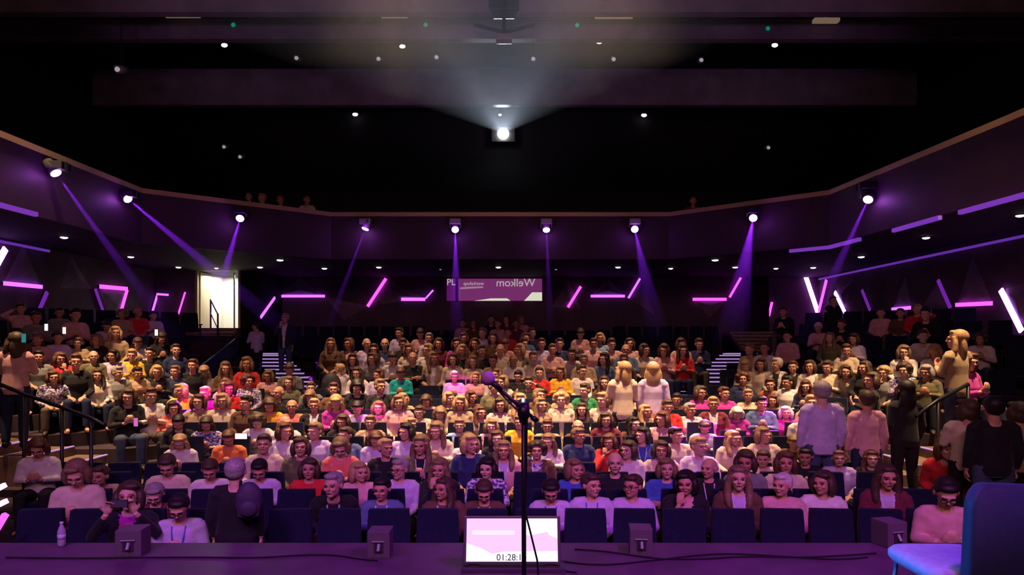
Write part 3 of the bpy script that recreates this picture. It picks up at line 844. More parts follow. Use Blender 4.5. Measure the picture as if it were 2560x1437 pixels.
# front side handrails and magenta strips at the far left
for s, nm, P in ((-1, 'left', [(-6, 958, 10.3), (60, 985, 10.3), (155, 1018, 10.0), (228, 1046, 9.8), (262, 1062, 9.7)]),
                 (1, 'right', [(2290, 1040, 9.8), (2345, 1000, 10.0), (2420, 960, 10.3)])):
    pts = [wpt(*q) for q in P]
    t = empty('handrail', pts[0].copy(), label='black metal handrail sloping down beside the %s side steps' % nm, cat='handrail')
    link('rail', MB().tube([q - pts[0] for q in pts], .03, 8).mesh('rail', [M_steel], True), t)
    for q in pts[1:-1] + ([] if s < 0 else [pts[-1]]):
        link('post', MB().tube([q - pts[0], Vector((q.x, q.y, .05)) - pts[0]], .026, 8).mesh('post', [M_steel], True), t)
for (x0, y0, x1, y1, d, lab) in ((-6, 1222, 12, 1212, 7.4, 'upper'), (-4, 1262, 16, 1252, 7.2, 'middle'), (-16, 1335, 14, 1285, 6.9, 'lowest')):
    link('step_light', MB().beam(wpt(x0, y0, d), wpt(x1, y1, d), .05, .05).mesh('sl', [M_strip3 if lab != 'lowest' else M_strip2]), label='magenta lit strip at the far left by the stage, %s of three' % lab, cat='light strip')
# ------------------------------------------------------------------ people: body builders
HS_ = 1.16           # head scale
def head_geo(mb_, T):
    "skull, jaw, nose, ears; T places the head"
    R = T.to_3x3()
    def E(c, r, ax=None):
        mb_.ell(T @ Vector(c), r, R @ (ax or Matrix.Identity(3)), 18, 12)
    E((0, .012, .025), (.074, .093, .092))
    E((0, -.018, -.035), (.058, .070, .072))
    E((0, -.055, -.078), (.030, .030, .028))
    E((0, -.098, -.012), (.012, .018, .014))
    E((0, -.088, .008), (.009, .014, .028))
    E((0, -.075, .032), (.052, .022, .014))
    E((.032, -.068, -.020), (.022, .022, .020))
    E((-.032, -.068, -.020), (.022, .022, .020))
    E((0, -.084, -.048), (.022, .012, .009))
    E((.077, .010, -.002), (.010, .020, .030))
    E((-.077, .010, -.002), (.010, .020, .030))
def hand_geo(mb_, wr, dr_, up, curl=.5, side=1):
    "palm, five fingers of unequal length; dr_ points along the palm, up is the back of the hand"
    wr = Vector(wr)
    d = Vector(dr_).normalized()
    u = Vector(up)
    u = (u - d * u.dot(d)).normalized()
    s_ = d.cross(u) * side
    R = Matrix((s_, d, u)).transposed()
    mb_.ell(wr + d * .045, (.038, .050, .016), R, 12, 8)
    for k, (o, L) in enumerate(((-.030, .062), (-.010, .074), (.010, .078), (.030, .070))):
        b = wr + d * .082 + s_ * o
        m1 = b + d * (L * .45) - u * (L * .15 * curl * 2)
        m2 = m1 + d * (L * .35 * (1 - curl * .7)) - u * (L * .40 * curl * 1.5)
        m3 = m2 + d * (L * .12) - u * (L * .2)
        mb_.tube([b - d * .02, m1, m2, m3], [.010, .0095, .009, .007], 8)
    b = wr + d * .03 + s_ * .030
    mb_.tube([b, b + s_ * .028 + d * .022, b + s_ * .034 + d * .050 - u * .012], [.012, .011, .009], 8)

class Pose:
    pass
def make_pose(name, stand=False, lean=0.0, yaw=0.0, pitch=0.0, arms='lap', wide=1.0):
    P = Pose()
    P.name, P.stand = name, stand
    hipz = .93 if stand else .47
    hip = Vector((0, 0, hipz))
    RL = Matrix.Rotation(lean, 3, 'X')      # positive lean tips the top towards -y
    def up(x, y, z):
        v = RL @ Vector((x, y, z))
        return hip + v
    P.up = up
    P.hip = hip
    P.neck = up(0, .015, .53)
    hc = P.neck + Matrix.Rotation(lean * .5 + pitch * .3, 3, 'X') @ Vector((0, -.025, .162))
    P.T = Matrix.Translation(hc) @ (Matrix.Rotation(yaw, 3, 'Z') @ Matrix.Rotation(lean * .35 + pitch, 3, 'X')).to_4x4() @ Matrix.Scale(HS_, 4)
    P.headz = hc.z
    P.headxy = (hc.x, hc.y)
    sh = [up(s_ * .175 * wide, .01, .46) for s_ in (-1, 1)]
    A = {}
    for i, s_ in ((0, -1), (1, 1)):
        a = arms if isinstance(arms, str) else arms[i]
        if a == 'lap':
            el, wr, dr_, u = up(s_ * .235, -.04, .20), up(s_ * .10, -.27, .13), (-s_ * .5, -.8, -.25), (0, .1, 1)
        elif a == 'face':
            el, wr, dr_, u = up(s_ * .19, -.22, .24), up(s_ * .075, -.16, .48), (-s_ * .15, .05, 1), (0, -1, .2)
        elif a == 'cross':
            el, wr, dr_, u = up(s_ * .245, -.06, .24), up(-s_ * .04, -.20, .27 + .02 * s_), (-s_, -.05, .05), (0, -1, .1)
        elif a == 'front':
            el, wr, dr_, u = up(s_ * .225, -.06, .22), up(s_ * .055, -.28, .30), (-s_ * .35, -.3, .75), (0, -.5, .1)
        elif a == 'up':
            el, wr, dr_, u = up(s_ * .25, -.18, .36), up(s_ * .11, -.30, .60), (-s_ * .3, -.15, .9), (0, .6, .1)
        elif a == 'head':
            el, wr, dr_, u = up(s_ * .33, -.08, .52), up(s_ * .12, -.02, .68), (-s_ * .8, .1, .3), (0, 0, 1)
        else:  # down
            el, wr, dr_, u = up(s_ * .225, .02, .17), up(s_ * .215, -.07, -.07), (0, -.1, -1), (s_, 0, 0)
        A[i] = (sh[i], el, wr, dr_, u, s_)
    P.A = A
    lg = {}
    for i, s_ in ((0, -1), (1, 1)):
        h_ = hip + Vector((s_ * .09, 0, -.02))
        if stand:
            kn, an, to = Vector((s_ * .10, -.02, .50)), Vector((s_ * .105, .02, .08)), Vector((s_ * .12, -.17, .03))
        else:
            kn, an, to = Vector((s_ * .13, -.44, .50)), Vector((s_ * .13, -.44, .09)), Vector((s_ * .145, -.62, .035))
        lg[i] = (h_, kn, an, to)
    P.L = lg
    # ---- body
    mb_ = MB()
    def torso(mb__, g, z_top=True):
        mb__.tube([up(0, 0, -.12), up(0, .0, -.04), up(0, -.005, .08), up(0, -.005, .20), up(0, -.01, .33), up(0, .0, .43), up(0, .012, .49)] + ([up(0, .015, .52)] if z_top else []),
                  [(.14 + g, .11 + g), (.165 * wide + g, .12 + g), (.155 * wide + g, .115 + g), (.145 * wide + g, .105 + g), (.165 * wide + g, .115 + g), (.150 * wide + g, .095 + g), (.085 + g, .065 + g)] + ([(.055 + g * .4, .055 + g * .4)] if z_top else []), 20, up=(1, 0, 0))
        for i in (0, 1):
            mb__.ell(A[i][0] + Vector((-A[i][5] * .01, 0, -.015)), (.062 + g, .06 + g, .062 + g), None, 14, 9)
            mb__.tube([up(A[i][5] * .05, .01, .50), A[i][0] + Vector((0, 0, .02))], [.045 + g, .048 + g], 12)
    torso(mb_, 0.0)
    mb_.tube([P.neck + Vector((0, .0, -.05)), P.neck + Vector((0, 0, .03)), P.T @ Vector((0, .015, -.05))], [.058, .053, .052], 14)
    head_geo(mb_, P.T)
    for i in (0, 1):
        s0, el, wr, dr_, u, s_ = A[i]
        mb_.tube([s0, s0.lerp(el, .5), el], [.050, .043, .036], 12)
        mb_.ell(el, (.037, .037, .037))
        mb_.tube([el, el.lerp(wr, .35), wr], [.036, .036, .024], 12)
        hand_geo(mb_, wr, dr_, u, .45, -s_)
        h_, kn, an, to = lg[i]
        mb_.tube([h_, h_.lerp(kn, .5), kn], [.085, .072, .055], 14)
        mb_.ell(kn, (.056, .056, .056))
        mb_.tube([kn, kn.lerp(an, .3), an], [.052, .055, .034], 12)
        mb_.tube([an + Vector((0, .03, -.035)), to], [.035, .028], 10)
    P.body = voxel(mb_, 'body_' + name, .0075, [M_black], 1, .22)
    # ---- top
    mb_ = MB()
    torso(mb_, .014, False)
    for i in (0, 1):
        s0, el, wr, dr_, u, s_ = A[i]
        w2 = el.lerp(wr, .86)
        mb_.tube([s0, s0.lerp(el, .5), el], [.064, .056, .050], 12)
        mb_.ell(el, (.050, .050, .050))
        mb_.tube([el, el.lerp(w2, .5), w2], [.050, .046, .038], 12)
    P.top = voxel(mb_, 'top_' + name, .014, [M_black, M_black], 3)
    inv = RL.inverted()
    mi = []
    for pl in P.top.polygons:
        q = inv @ (pl.center - hip)
        wv = .028 + max(0, (q.z - .12)) * .11
        mi.append(1 if (abs(q.x) < wv and q.y < -.03 and q.z > -.1) else 0)
    P.top.polygons.foreach_set('material_index', mi)
    # ---- trousers
    mb_ = MB()
    mb_.tube([up(0, 0, -.13), up(0, 0, -.02), up(0, 0, .06)], [(.15, .12), (.18 * wide, .132), (.165 * wide, .124)], 18, up=(1, 0, 0))
    for i in (0, 1):
        h_, kn, an, to = lg[i]
        mb_.tube([h_, h_.lerp(kn, .5), kn], [.100, .088, .070], 14)
        mb_.ell(kn, (.070, .070, .070))
        mb_.tube([kn, kn.lerp(an, .4), an], [.068, .066, .055], 12)
    P.legs = voxel(mb_, 'trousers_' + name, .016, [M_black], 2)
    sh_ = []
    for i in (0, 1):
        h_, kn, an, to = lg[i]
        sh_.append(voxel(MB().tube([an + Vector((0, .045, -.045)), an + Vector((0, -.03, -.04)), to], [.045, .046, .036], 12).ell(an + Vector((0, .01, -.02)), (.045, .05, .045)), 'shoe', .014, [M_black], 1))
    P.shoes = sh_
    # lanyard
    f = lambda x, z, y: up(x, y, z)
    P.lan = MB().tube([f(-.06, .50, -.06), f(-.05, .40, -.128), f(-.02, .22, -.150), f(0, .14, -.158)], [(.007, .003)] * 4, 6).tube(
        [f(.06, .50, -.06), f(.05, .40, -.128), f(.02, .22, -.150), f(0, .14, -.158)], [(.007, .003)] * 4, 6).add(
        [f(-.035, .14, -.156), f(.035, .14, -.156), f(.035, .05, -.156), f(-.035, .05, -.156)] + [f(-.035, .14, -.15), f(.035, .14, -.15), f(.035, .05, -.15), f(-.035, .05, -.15)],
        [(3, 2, 1, 0), (4, 5, 6, 7), (0, 1, 5, 4), (1, 2, 6, 5), (2, 3, 7, 6), (3, 0, 4, 7)]).mesh('lanyard', [M_black])
    return P

POSES = {
    'lap': make_pose('lap', lean=.06),
    'lapL': make_pose('lapleft', lean=.03, yaw=-.55, pitch=.05),
    'lapR': make_pose('lapright', lean=.05, yaw=.55),
    'down': make_pose('down', lean=.18, pitch=.55, arms='front'),
    'face': make_pose('face', lean=.12, yaw=.2, pitch=.12, arms=('lap', 'face')),
    'cross': make_pose('cross', lean=-.04, arms='cross', wide=1.1),
    'front': make_pose('front', lean=.08, yaw=-.2, pitch=.15, arms='front'),
    'bent': make_pose('bent', lean=.62, yaw=.3, pitch=-.15, arms='lap'),
    'up': make_pose('up', lean=.02, arms='up'),
    'heads': make_pose('heads', lean=.0, pitch=.1, arms=('head', 'lap')),
    'stand': make_pose('stand', True, arms='down'),
    'standT': make_pose('standturn', True, yaw=.7, arms='front'),
    'standH': make_pose('standhands', True, yaw=.1, arms=('face', 'down')),
}
# hair, in head coordinates
def hair(kind):
    b = MB()
    if kind == 's':
        b.ell((0, .030, .042), (.084, .098, .092), None, 20, 12).ell((0, .050, .0), (.074, .068, .070), None, 16, 10).ell((0, -.036, .098), (.064, .045, .034), None, 14, 8)
    elif kind == 'm':
        b.ell((0, .034, .042), (.092, .102, .096), None, 20, 12).ell((0, .060, -.030), (.088, .062, .095), None, 16, 10)
        for s_ in (-1, 1):
            b.ell((s_ * .084, .010, -.030), (.034, .060, .092), None, 14, 10)
        b.ell((.02, -.042, .096), (.064, .038, .030), None, 14, 8)
    elif kind == 'l':
        b.ell((0, .034, .042), (.090, .102, .095), None, 20, 12).ell((0, .068, -.090), (.098, .048, .170), None, 16, 12)
        for s_ in (-1, 1):
            b.tube([(s_ * .068, -.028, .040), (s_ * .086, -.012, -.040), (s_ * .092, -.020, -.130), (s_ * .088, -.050, -.210), (s_ * .08, -.070, -.270)], [.022, .032, .036, .034, .016], 12)
        b.ell((.0, -.038, .098), (.060, .036, .028), None, 14, 8)
    elif kind == 'c':
        b.ell((0, .034, .042), (.100, .108, .100), None, 20, 12)
        rnd = random.Random(5)
        for k in range(60):
            a, z = rnd.uniform(0, 2 * PI), rnd.uniform(-.6, 1)
            q = Vector((math.cos(a) * math.sqrt(1 - z * z), math.sin(a) * math.sqrt(1 - z * z), z))
            if q.y < -.45 and z < .45:
                continue
            b.ell(Vector((0, .022, .015)) + Vector((q.x * .100, q.y * .106, q.z * .105)), (.030, .030, .030), None, 10, 7)
    elif kind == 'u':
        b.ell((0, .020, .036), (.083, .100, .092), None, 20, 12).ell((0, .085, .095), (.042, .042, .040), None, 14, 10)
    elif kind == 'B':
        b.ell((0, .060, -.010), (.072, .052, .040), None, 16, 9)
        for s_ in (-1, 1):
            b.ell((s_ * .070, .030, .000), (.014, .040, .030), None, 12, 8)
    return voxel(b, 'hair_' + kind, .009, [M_black], 2)
HAIR = {k: hair(k) for k in 'smlcuB'}
EYE = MB().ell((0, 0, 0), (.0105, .008, .0050)).mesh('eye', [mat('dark_eye', (.02, .012, .01), .3, spec=.6)], True)
BROW = MB().tube([(.05, -.083, .034), (.03, -.094, .040), (.012, -.095, .036)], .0025, 6).mesh('brow', [M_black])
MOUTH = MB().ell((0, -.092, -.047), (.021, .006, .006)).mesh('mouth', [mat('lips', (.28, .07, .06), .5)], True)
GLASS = MB()
for s_ in (-1, 1):
    R6 = [(s_ * .031 + .022 * math.cos(a), -.102, .010 + .016 * math.sin(a)) for a in [k * PI / 5 for k in range(11)]]
    GLASS.tube(R6, .0028, 5).tube([(s_ * .053, -.100, .014), (s_ * .078, .0, .010)], .0025, 5)
GLASS = GLASS.tube([(-.01, -.104, .014), (.01, -.104, .014)], .0025, 5).mesh('glasses', [M_black])
HC = {'b': ((.062, .036, .021), 'brown'), 'k': ((.014, .010, .009), 'black'), 'o': ((.42, .26, .12), 'blonde'), 'd': ((.20, .12, .06), 'dark blonde'),
      'g': ((.30, .27, .25), 'grey'), 'w': ((.60, .56, .52), 'white'), 'r': ((.095, .036, .020), 'auburn')}
HS = {'s': 'short', 'm': 'chin-length', 'l': 'long', 'c': 'curly', 'u': 'pinned-up', 'B': ''}
TC = {'W': ((.72, .66, .62), 'white'), 'C': ((.66, .54, .38), 'cream'), 'K': ((.012, .012, .014), 'black'), 'N': ((.02, .03, .10), 'navy'), 'B': ((.05, .10, .42), 'blue'),
      'R': ((.62, .03, .03), 'red'), 'O': ((.75, .20, .05), 'orange'), 'Y': ((.80, .46, .03), 'yellow'), 'P': ((.68, .36, .36), 'pink'), 'L': ((.55, .45, .66), 'lilac'),  # lilac also puts violet stage light into the colour of white shirts
      'G': ((.20, .20, .19), 'grey'), 'g': ((.02, .22, .08), 'green'), 'T': ((.01, .36, .33), 'teal'), 'M': ((.52, .04, .36), 'magenta'), 'e': ((.42, .30, .18), 'beige'),  # some magenta tops hold the magenta light in their cloth colour
      'o': ((.13, .12, .06), 'olive'), 'w': ((.12, .06, .035), 'brown'), 'F': ((.60, .55, .62), 'flower-patterned'), 'D': ((.10, .15, .28), 'denim'), 'c': ((.80, .20, .14), 'coral'),
      'U': ((.16, .02, .04), 'burgundy'), 'I': ((.28, .42, .62), 'light blue')}
MH = {k: mat('hair_%s' % v_[1].replace(' ', '_'), v_[0], .55, noise=(60, .3), spec=.4) for k, v_ in HC.items()}
MT = {k: mat('cloth_%s' % v_[1].replace(' ', '_'), v_[0], .85, noise=(12, .12), sheen=.1) for k, v_ in TC.items() if k != 'F'}
MT['F'] = mat('cloth_flowers', (.66, .60, .66), .85, pattern=(28, (.08, .05, .20), .46, .56))
MSK = [mat('skin_%d' % i, c, .5, noise=(9, .08), spec=.35) for i, c in enumerate(((.62, .33, .23), (.56, .28, .19), (.48, .23, .15), (.66, .38, .28), (.20, .09, .055)))]
MTR = [mat('trousers_%d' % i, c, .9, noise=(8, .15)) for i, c in enumerate(((.02, .03, .08), (.015, .015, .018), (.06, .08, .14), (.10, .08, .06)))]
M_lanW = mat('lanyard_white', (.6, .55, .7), .6)
M_lanB = mat('lanyard_blue', (.06, .12, .40), .6)
M_shoe = mat('dark_shoe', (.02, .018, .018), .5)
VAR = {}
def unit(name, me, parent, *ms, T=None):
    key = (me.name, tuple(m_.name for m_ in ms))
    if key not in VAR:          # one mesh per shape and colour, shared by all who wear it
        c = me.copy()
        for i, m_ in enumerate(ms):
            c.materials[i] = m_
        VAR[key] = c
    o = bpy.data.objects.new(name, VAR[key])
    COL.objects.link(o)
    o.parent = parent
    if T is not None:
        o.matrix_local = T
    return o
PEOPLE = []
def person(x, y, z, rotz, hz, hc, hs, tc, pose, d, mirror=False, lan=None, glasses=False, sk=None, wide=1.0):
    "hz: height of the head centre above z"
    P = POSES[pose]
    s_ = hz / P.headz
    root = empty('person', (x, y, z), rotz)
    # keep the head over the requested spot
    hx, hy = P.headxy
    c, sn = math.cos(rotz), math.sin(rotz)
    sxy = .5 + .5 * s_
    root.location.x -= (hx * c - hy * sn) * sxy
    root.location.y -= (hx * sn + hy * c) * sxy
    root.scale = (sxy * (-1 if mirror else 1) * wide * (1.13 if d < 13 else 1.06), sxy * 1.05, s_)
    rnd = random.Random(int(x * 1000) ^ int(y * 777))
    skin = MSK[sk if sk is not None else rnd.choice((0, 0, 1, 1, 2, 3, 3))]
    unit('body', P.body, root, skin)
    inner = tc[1] if len(tc) > 1 else tc[0]
    unit('shirt' if len(tc) == 1 else 'jacket', P.top, root, MT[tc[0]], MT[inner])
    unit('trousers', P.legs, root, rnd.choice(MTR))
    ht = P.T @ (Matrix.Scale(1 / 1.0, 4))
    unit('hair', HAIR[hs], root, MH[hc], T=ht)
    if d < 9.8:
        for ex in (-.031, .031):
            unit('eye', EYE, root, EYE.materials[0], T=ht @ Matrix.Translation((ex, -.080, .010)))
        unit('mouth', MOUTH, root, MOUTH.materials[0], T=ht)
        for sx in (-1, 1):
            unit('eyebrow', BROW, root, MH[hc if hc != 'w' else 'g'], T=ht @ Matrix.Diagonal((sx, 1, 1, 1)))
    if P.stand or d < 13:
        for sm in P.shoes:
            unit('shoe', sm, root, M_shoe)
    if lan:
        unit('lanyard', P.lan, root, M_lanW if lan == 'w' else M_lanB)
    if glasses:
        unit('glasses', GLASS, root, M_black, T=ht)
    return root, s_
# ------------------------------------------------------------------ who sits where: px py hairstyle top [pose flags]
# pose: l r look aside, v down, f hand at face, x arms crossed, p hands in front, b bent, u arms up, h hand at head; w / i lanyard, e glasses
CENTRE = """450 1268 ks L vie@0;2362 1232 ks P ve@0;325 1240 bm KM u@0;
390 1235 gs U v@1;194 1184 dm C v@1;834 1212 gs K bw@1;955 1222 ks D pw@1;1115 1222 bl w w@1;1205 1228 bs w vpw@1;1409 1226 ks L vi@1;1464 1213 bs L i@1;1563 1215 bs L re@1;1713 1207 km KP f@1;1844 1196 dl wL w@1;1957 1212 ws P l@1;2051 1207 bm W l@1;2214 1192 bl UL w@1;
252 1190 bs e b@2;527 1174 bs W v@2;650 1174 ks L v@2;774 1172 bm R @2;900 1180 om P l@2;1000 1173 gs L le@2;1099 1172 dl K f@2;1217 1170 km F @2;1437 1173 dm B l@2;1537 1157 BB K @2;1666 1172 dm B x@2;1776 1170 gB K w@2;1857 1154 bm G @2;1962 1157 rm C @2;
97 1120 rm W v@3;420 1163 bs C v@2;661 1110 bs C @3;753 1117 bm o @3;852 1118 dm c v@3;965 1120 os K @3;1052 1112 dl oK w@3;1178 1110 om N @3;1270 1125 dl PL w@3;1330 1126 bc wF @3;1569 1125 bm W @3;1652 1125 bm C @3;1747 1116 os W r@3;1907 1146 bs C p@3;2025 1141 ks K @3;2088 1145 ds L @3;2172 1147 rl K @3;
451 1108 ol W v@4;573 1095 rs O v@4;758 1078 rm W @4;821 1078 ds L @4;847 1088 bs D @4;931 1098 rm L v@4;1000 1080 km L l@4;1088 1076 dl C @4;1141 1100 bm W @4;1235 1096 rm K @4;1403 1103 dl W w@4;1448 1090 ds N @4;1487 1104 rm R f@4;1605 1088 km B w@4;1690 1088 ks C r@4;1862 1096 ol C @4;1923 1088 dm C @4;1950 1108 ds w v@4;2049 1094 rs o @4;
502 1060 bl F v@5;463 1056 ks K v@5;658 1053 bc W v@5;701 1057 dB W @5;858 1054 bm K @5;925 1056 ds e @5;1027 1062 os e r@5;1149 1064 ds I @5;1262 1074 dm P @5;1343 1074 rs e e@5;1484 1074 BB w @5;1507 1050 bm U @5;1560 1060 kl w @5;1646 1048 rm P @5;1761 1070 bs L v@5;
575 1020 km c p@6;638 1003 om C @6;675 1008 ks w @6;739 1013 bm Y v@6;820 1016 gB c @6;610 1005 rm e @6;880 1014 os KW @6;967 1020 ks L v@6;1045 1020 dm e @6;1109 1030 bs C @6;1157 1042 dm o v@6;1217 1048 rl C @6;1290 1056 ds Y @5;1350 1012 dl e @6;1411 1024 bl K @6;1478 1022 ds P @6;1547 1028 ol e @6;1586 1016 bs R @6;1616 1024 gs W @6;1705 1010 os UW @6;1743 1047 wm M v@6;1810 1053 wm M @6;1904 1006 os P @6;1948 1024 km K @6;2012 1038 gB W v@5;1195 1008 om e @6;1268 1013 bm C @6;
697 982 gB K @7;468 977 om Y r@7;528 985 os M b@7;545 972 rm R p@7;612 953 rc F @8;574 962 dl P @8;912 992 dm K v@7;935 1007 ol M v@6;974 974 rs w @7;997 968 km K v@7;1036 966 ds K @7;1042 998 om e @7;1072 1002 bm P v@7;1102 1006 dm P @6;1130 996 om e @7;1160 993 rm w @7;1214 966 ds o @7;1250 996 rs w v@7;1312 1003 ol e @6;1337 988 dm w @7;1386 1000 oc C @6;1407 990 dm e @7;1437 1000 os C @6;1502 996 os w @7;1532 989 rs e @7;1571 998 dm W @7;1637 998 ks w @7;1732 982 bm M @7;1765 984 rs M @7;1750 1008 ks D @6;1794 989 os C @7;1825 1002 rm e @7;1459 976 bs gK @7;1856 948 rc N @8;
564 931 ol W v@9;586 921 dl w @9;607 907 dm R @9;650 940 dm P @9;683 924 bs G v@9;735 957 dm o @8;766 970 rs G @8;1321 957 bs K h@8;1256 955 dm C @8;1144 942 ws L @9;1510 957 rl w @8;
897 933 bl W @9;942 938 rm L @9;1002 934 rs T v@9;1188 944 om P @9;1251 936 dm W @9;1282 941 ks K @9;1349 933 bs R @9;1404 930 dm Y p@9;1448 928 bs W e@9;
892 900 bl CK @10;946 898 rm G @10;978 896 bs W v@10;1035 896 dB K x@10;1093 896 dl eW @10;1126 900 bm C @10;1174 905 dm C @10;1236 902 rs e @10;1267 901 gB W x@10;1330 895 ds C @10;1463 901 gs e x@10;1509 898 kl D @10;1556 900 ds w @10;
935 875 bl L @11;1028 875 dm C @11;1064 870 ol W @11;1158 877 om eK @11;1205 878 bs K @11;1251 867 gB C @11;1294 873 om oC @11;1381 875 ds P x@11;1430 871 bs W b@11;1568 876 gB D x@11;1617 872 bm C @11;1655 870 rm P p@11;1701 873 bl R p@11;
831 842 dl w @12;881 847 rm wP @12;920 845 gB L @12;958 842 BB N x@12;997 847 rs K p@12;1105 846 rm U @12;1141 853 bm M @12;1180 850 rm w @12;1262 846 rs P v@12;1313 847 bs P @12;1354 847 rs L @12;1395 849 bs N @12;1484 849 rs P @12;1532 847 bs P @12;1571 847 bm P x@12;1706 851 rm P @12;1744 850 rs N @12;
999 822 bs L @14;1051 822 bs P v@14;1073 825 gs L @13;1160 825 rm U @13;1207 819 ds L @14;1233 827 rm w @13;1269 818 rs R @14;1313 820 rm D @13;1330 818 rs N @14;1451 821 bs P v@14;1500 824 om I @13;
1158 784 bs P b@17;1228 786 bs K @17;1267 788 rm U @17;1303 785 ds P @17;1185 800 rm w @16;1290 802 rs U @16;1245 803 rs P @16"""
LEFT = """54 773 bs P h;92 795 rs G p;150 783 ks G ;190 788 ks P p;319 786 dc e ;343 781 BB R ;375 790 ks L p;290 833 om e ;
93 850 ds P ;128 845 bs L ;185 857 ds e p;232 850 dm K ;268 815 ks L v;345 858 rs W v;405 846 bl K v;8 850 BB C ;
118 893 ks G ;133 897 rm R f;243 892 gB o ;292 890 km L ;328 888 os Y ;364 884 ks K ;441 876 bs N ;463 914 rs K ;70 838 ks w ;
178 944 rm F ;234 939 bl WC ;297 932 gs G ;341 933 ks e ;393 929 om K ;423 929 ds N ;336 992 bm K p;363 988 rs W p;210 905 rs K"""
RIGHT = """1958 780 rs K p;2103 812 rs K ;2045 820 ws P v;2073 845 dl o ;2133 848 bm L p;1968 842 ks P ;2201 783 bs P ;2253 784 rs w ;2288 774 os R h;2313 786 ks K p;
2115 876 rs C p;2258 880 dm W f;2306 842 bs W b;2336 880 om W v;2203 932 oc G f;2253 925 bc F p;2313 930 gm o p;2068 918 bs C ;2093 930 bm C b;2135 920 bl K ;
1874 874 ds e ;1911 871 rs W ;1878 914 os C v;1909 912 bm C ;1924 962 rs O b;1973 956 ks W ;1958 911 ws WK ;1985 918 rs K ;2026 917 bm W ;2008 966 rl N p;2449 847 bc W p"""
# standing or free: px py d floor_z style top pose rotation(0 = towards the stage, 180 = away) label
FREE = [
    (38, 854, 11.3, 1.05, 'bl', 'P', 'standT', 200, 'standing woman in pink top and violet trousers at the far left, back half turned'),
    (590, 1178, 6.9, .0, 'gs', 'KL', 'stand', 185, 'person in a dark jacket bending in the front row with a rucksack'),
    (848, 922, 15.0, .95, 'os', 'W', 'standT', 215, 'standing person in white shirt with a dark rucksack by the left aisle'),
    (641, 817, 20.0, 1.75, 'ks', 'L', 'standT', 230, 'person in pale shirt walking up the left aisle'),
    (713, 796, 20.0, 1.75, 'gs', 'KW', 'standH', 0, 'standing man in black suit and white shirt, hand at his face, upper left aisle'),
    (2053, 980, 9.8, .30, 'gs', 'L', 'stand', 180, 'big standing man in pale shirt seen from behind, right of the crowd'),
    (2165, 1000, 9.9, .30, 'bs', 'P', 'stand', 178, 'standing person in plum pink shirt seen from behind, beside the man in the pale shirt'),
    (2262, 975, 10.2, .40, 'kl', 'K', 'stand', 185, 'dark haired standing person all in black near the right side steps'),
    (2178, 952, 11.2, .55, 'bm', 'K', 'standT', 250, 'brown haired person in black leaning over behind the two standing backs'),
    (2391, 850, 10.9, 1.0, 'ol', 'e', 'standT', 200, 'standing blonde woman in beige jacket by the right side steps'),
    (2422, 905, 11.2, 1.0, 'rm', 'M', 'front', 20, 'person in a magenta lit top next to the beige jacket'),
    (2416, 1024, 9.0, .3, 'bm', 'C', 'standT', 160, 'brown haired person in cream top at the right edge of the crowd'),
    (2482, 1020, 8.6, .25, 'ks', 'K', 'stand', 170, 'big standing man in black suit near the blue chair'),
    (2545, 1030, 9.0, .3, 'bm', 'e', 'stand', 180, 'person in beige top cut by the right edge'),
    (2368, 1122, 9.3, .1, 'rm', 'R', 'bent', 330, 'person in bright red top bending beside the man in the black suit'),
    (1556, 925, 12.4, .50, 'ol', 'C', 'standT', 190, 'standing blonde person in cream jacket among the middle rows'),
    (1633, 926, 12.6, .52, 'ol', 'L', 'stand', 170, 'standing blonde woman in pale violet lit top near the right aisle'),
    (2083, 752, 19.0, 2.6, 'ds', 'K', 'standH', 10, 'standing man in black high in the right block, before the bright wedge light'),
    (622, 492, 22.3, 5.9, 'bs', 'w', 'lap', 0, 'spectator in the dark balcony, farthest left of the group'),
    (655, 496, 22.2, 5.9, 'os', 'e', 'lapL', 0, 'spectator in the dark balcony leaning on the rail, light hair'),
    (701, 500, 22.0, 5.9, 'rs', 'w', 'lap', 0, 'spectator in the dark balcony sitting alone between the groups'),
    (767, 500, 21.8, 5.9, 'rs', 'C', 'lapR', 0, 'spectator in cream top in the dark balcony nearest the middle'),
    (1733, 503, 21.9, 5.9, 'rs', 'U', 'lap', 0, 'lone spectator in the dark balcony at the right'),
]
POSEK = {'l': 'lapL', 'r': 'lapR', 'v': 'down', 'f': 'face', 'x': 'cross', 'p': 'front', 'b': 'bent', 'u': 'up', 'h': 'heads'}
rows = {}
def parse(line):
    line = line.strip()
    fl, row = '', None
    if '@' in line:
        line, r_ = line.split('@')
        row = int(r_)
    a = line.split()
    x, y, hh, tc = float(a[0]), float(a[1]), a[2], a[3]
    fl = a[4] if len(a) > 4 else ''
    hc, hs = (hh[0], hh[1])
    if hh == 'BB':
        hc = 'g'
    lan = 'w' if 'w' in fl else ('b' if 'i' in fl else None)
    gl = 'e' in fl
    po = [POSEK[c] for c in fl if c in POSEK]
    rnd = random.Random(int(x) * 31 + int(y))
    pose = po[0] if po else rnd.choice(('lap', 'lapL', 'lapR', 'lap', 'front', 'lap'))
    return dict(x=x, y=y, hc=hc, hs=hs, tc=tc, lan=lan, gl=gl, pose=pose, row=row, mir=rnd.random() < .5)
SIT = 1.17
seats = []   # x, y, z, rotz, occupied-by, rowlabel
def push(lst, gap=.47):
    lst.sort(key=lambda q: q['u'])
    for _ in range(60):
        for a, b in zip(lst[:-1], lst[1:]):
            g = gap - (b['u'] - a['u'])
            if g > 0:
                a['u'] -= g / 2
                b['u'] += g / 2
C = [parse(l) for l in CENTRE.replace('\n', '').split(';') if l.strip()]
for q in C:
    rows.setdefault(('c', q['row']), []).append(q)
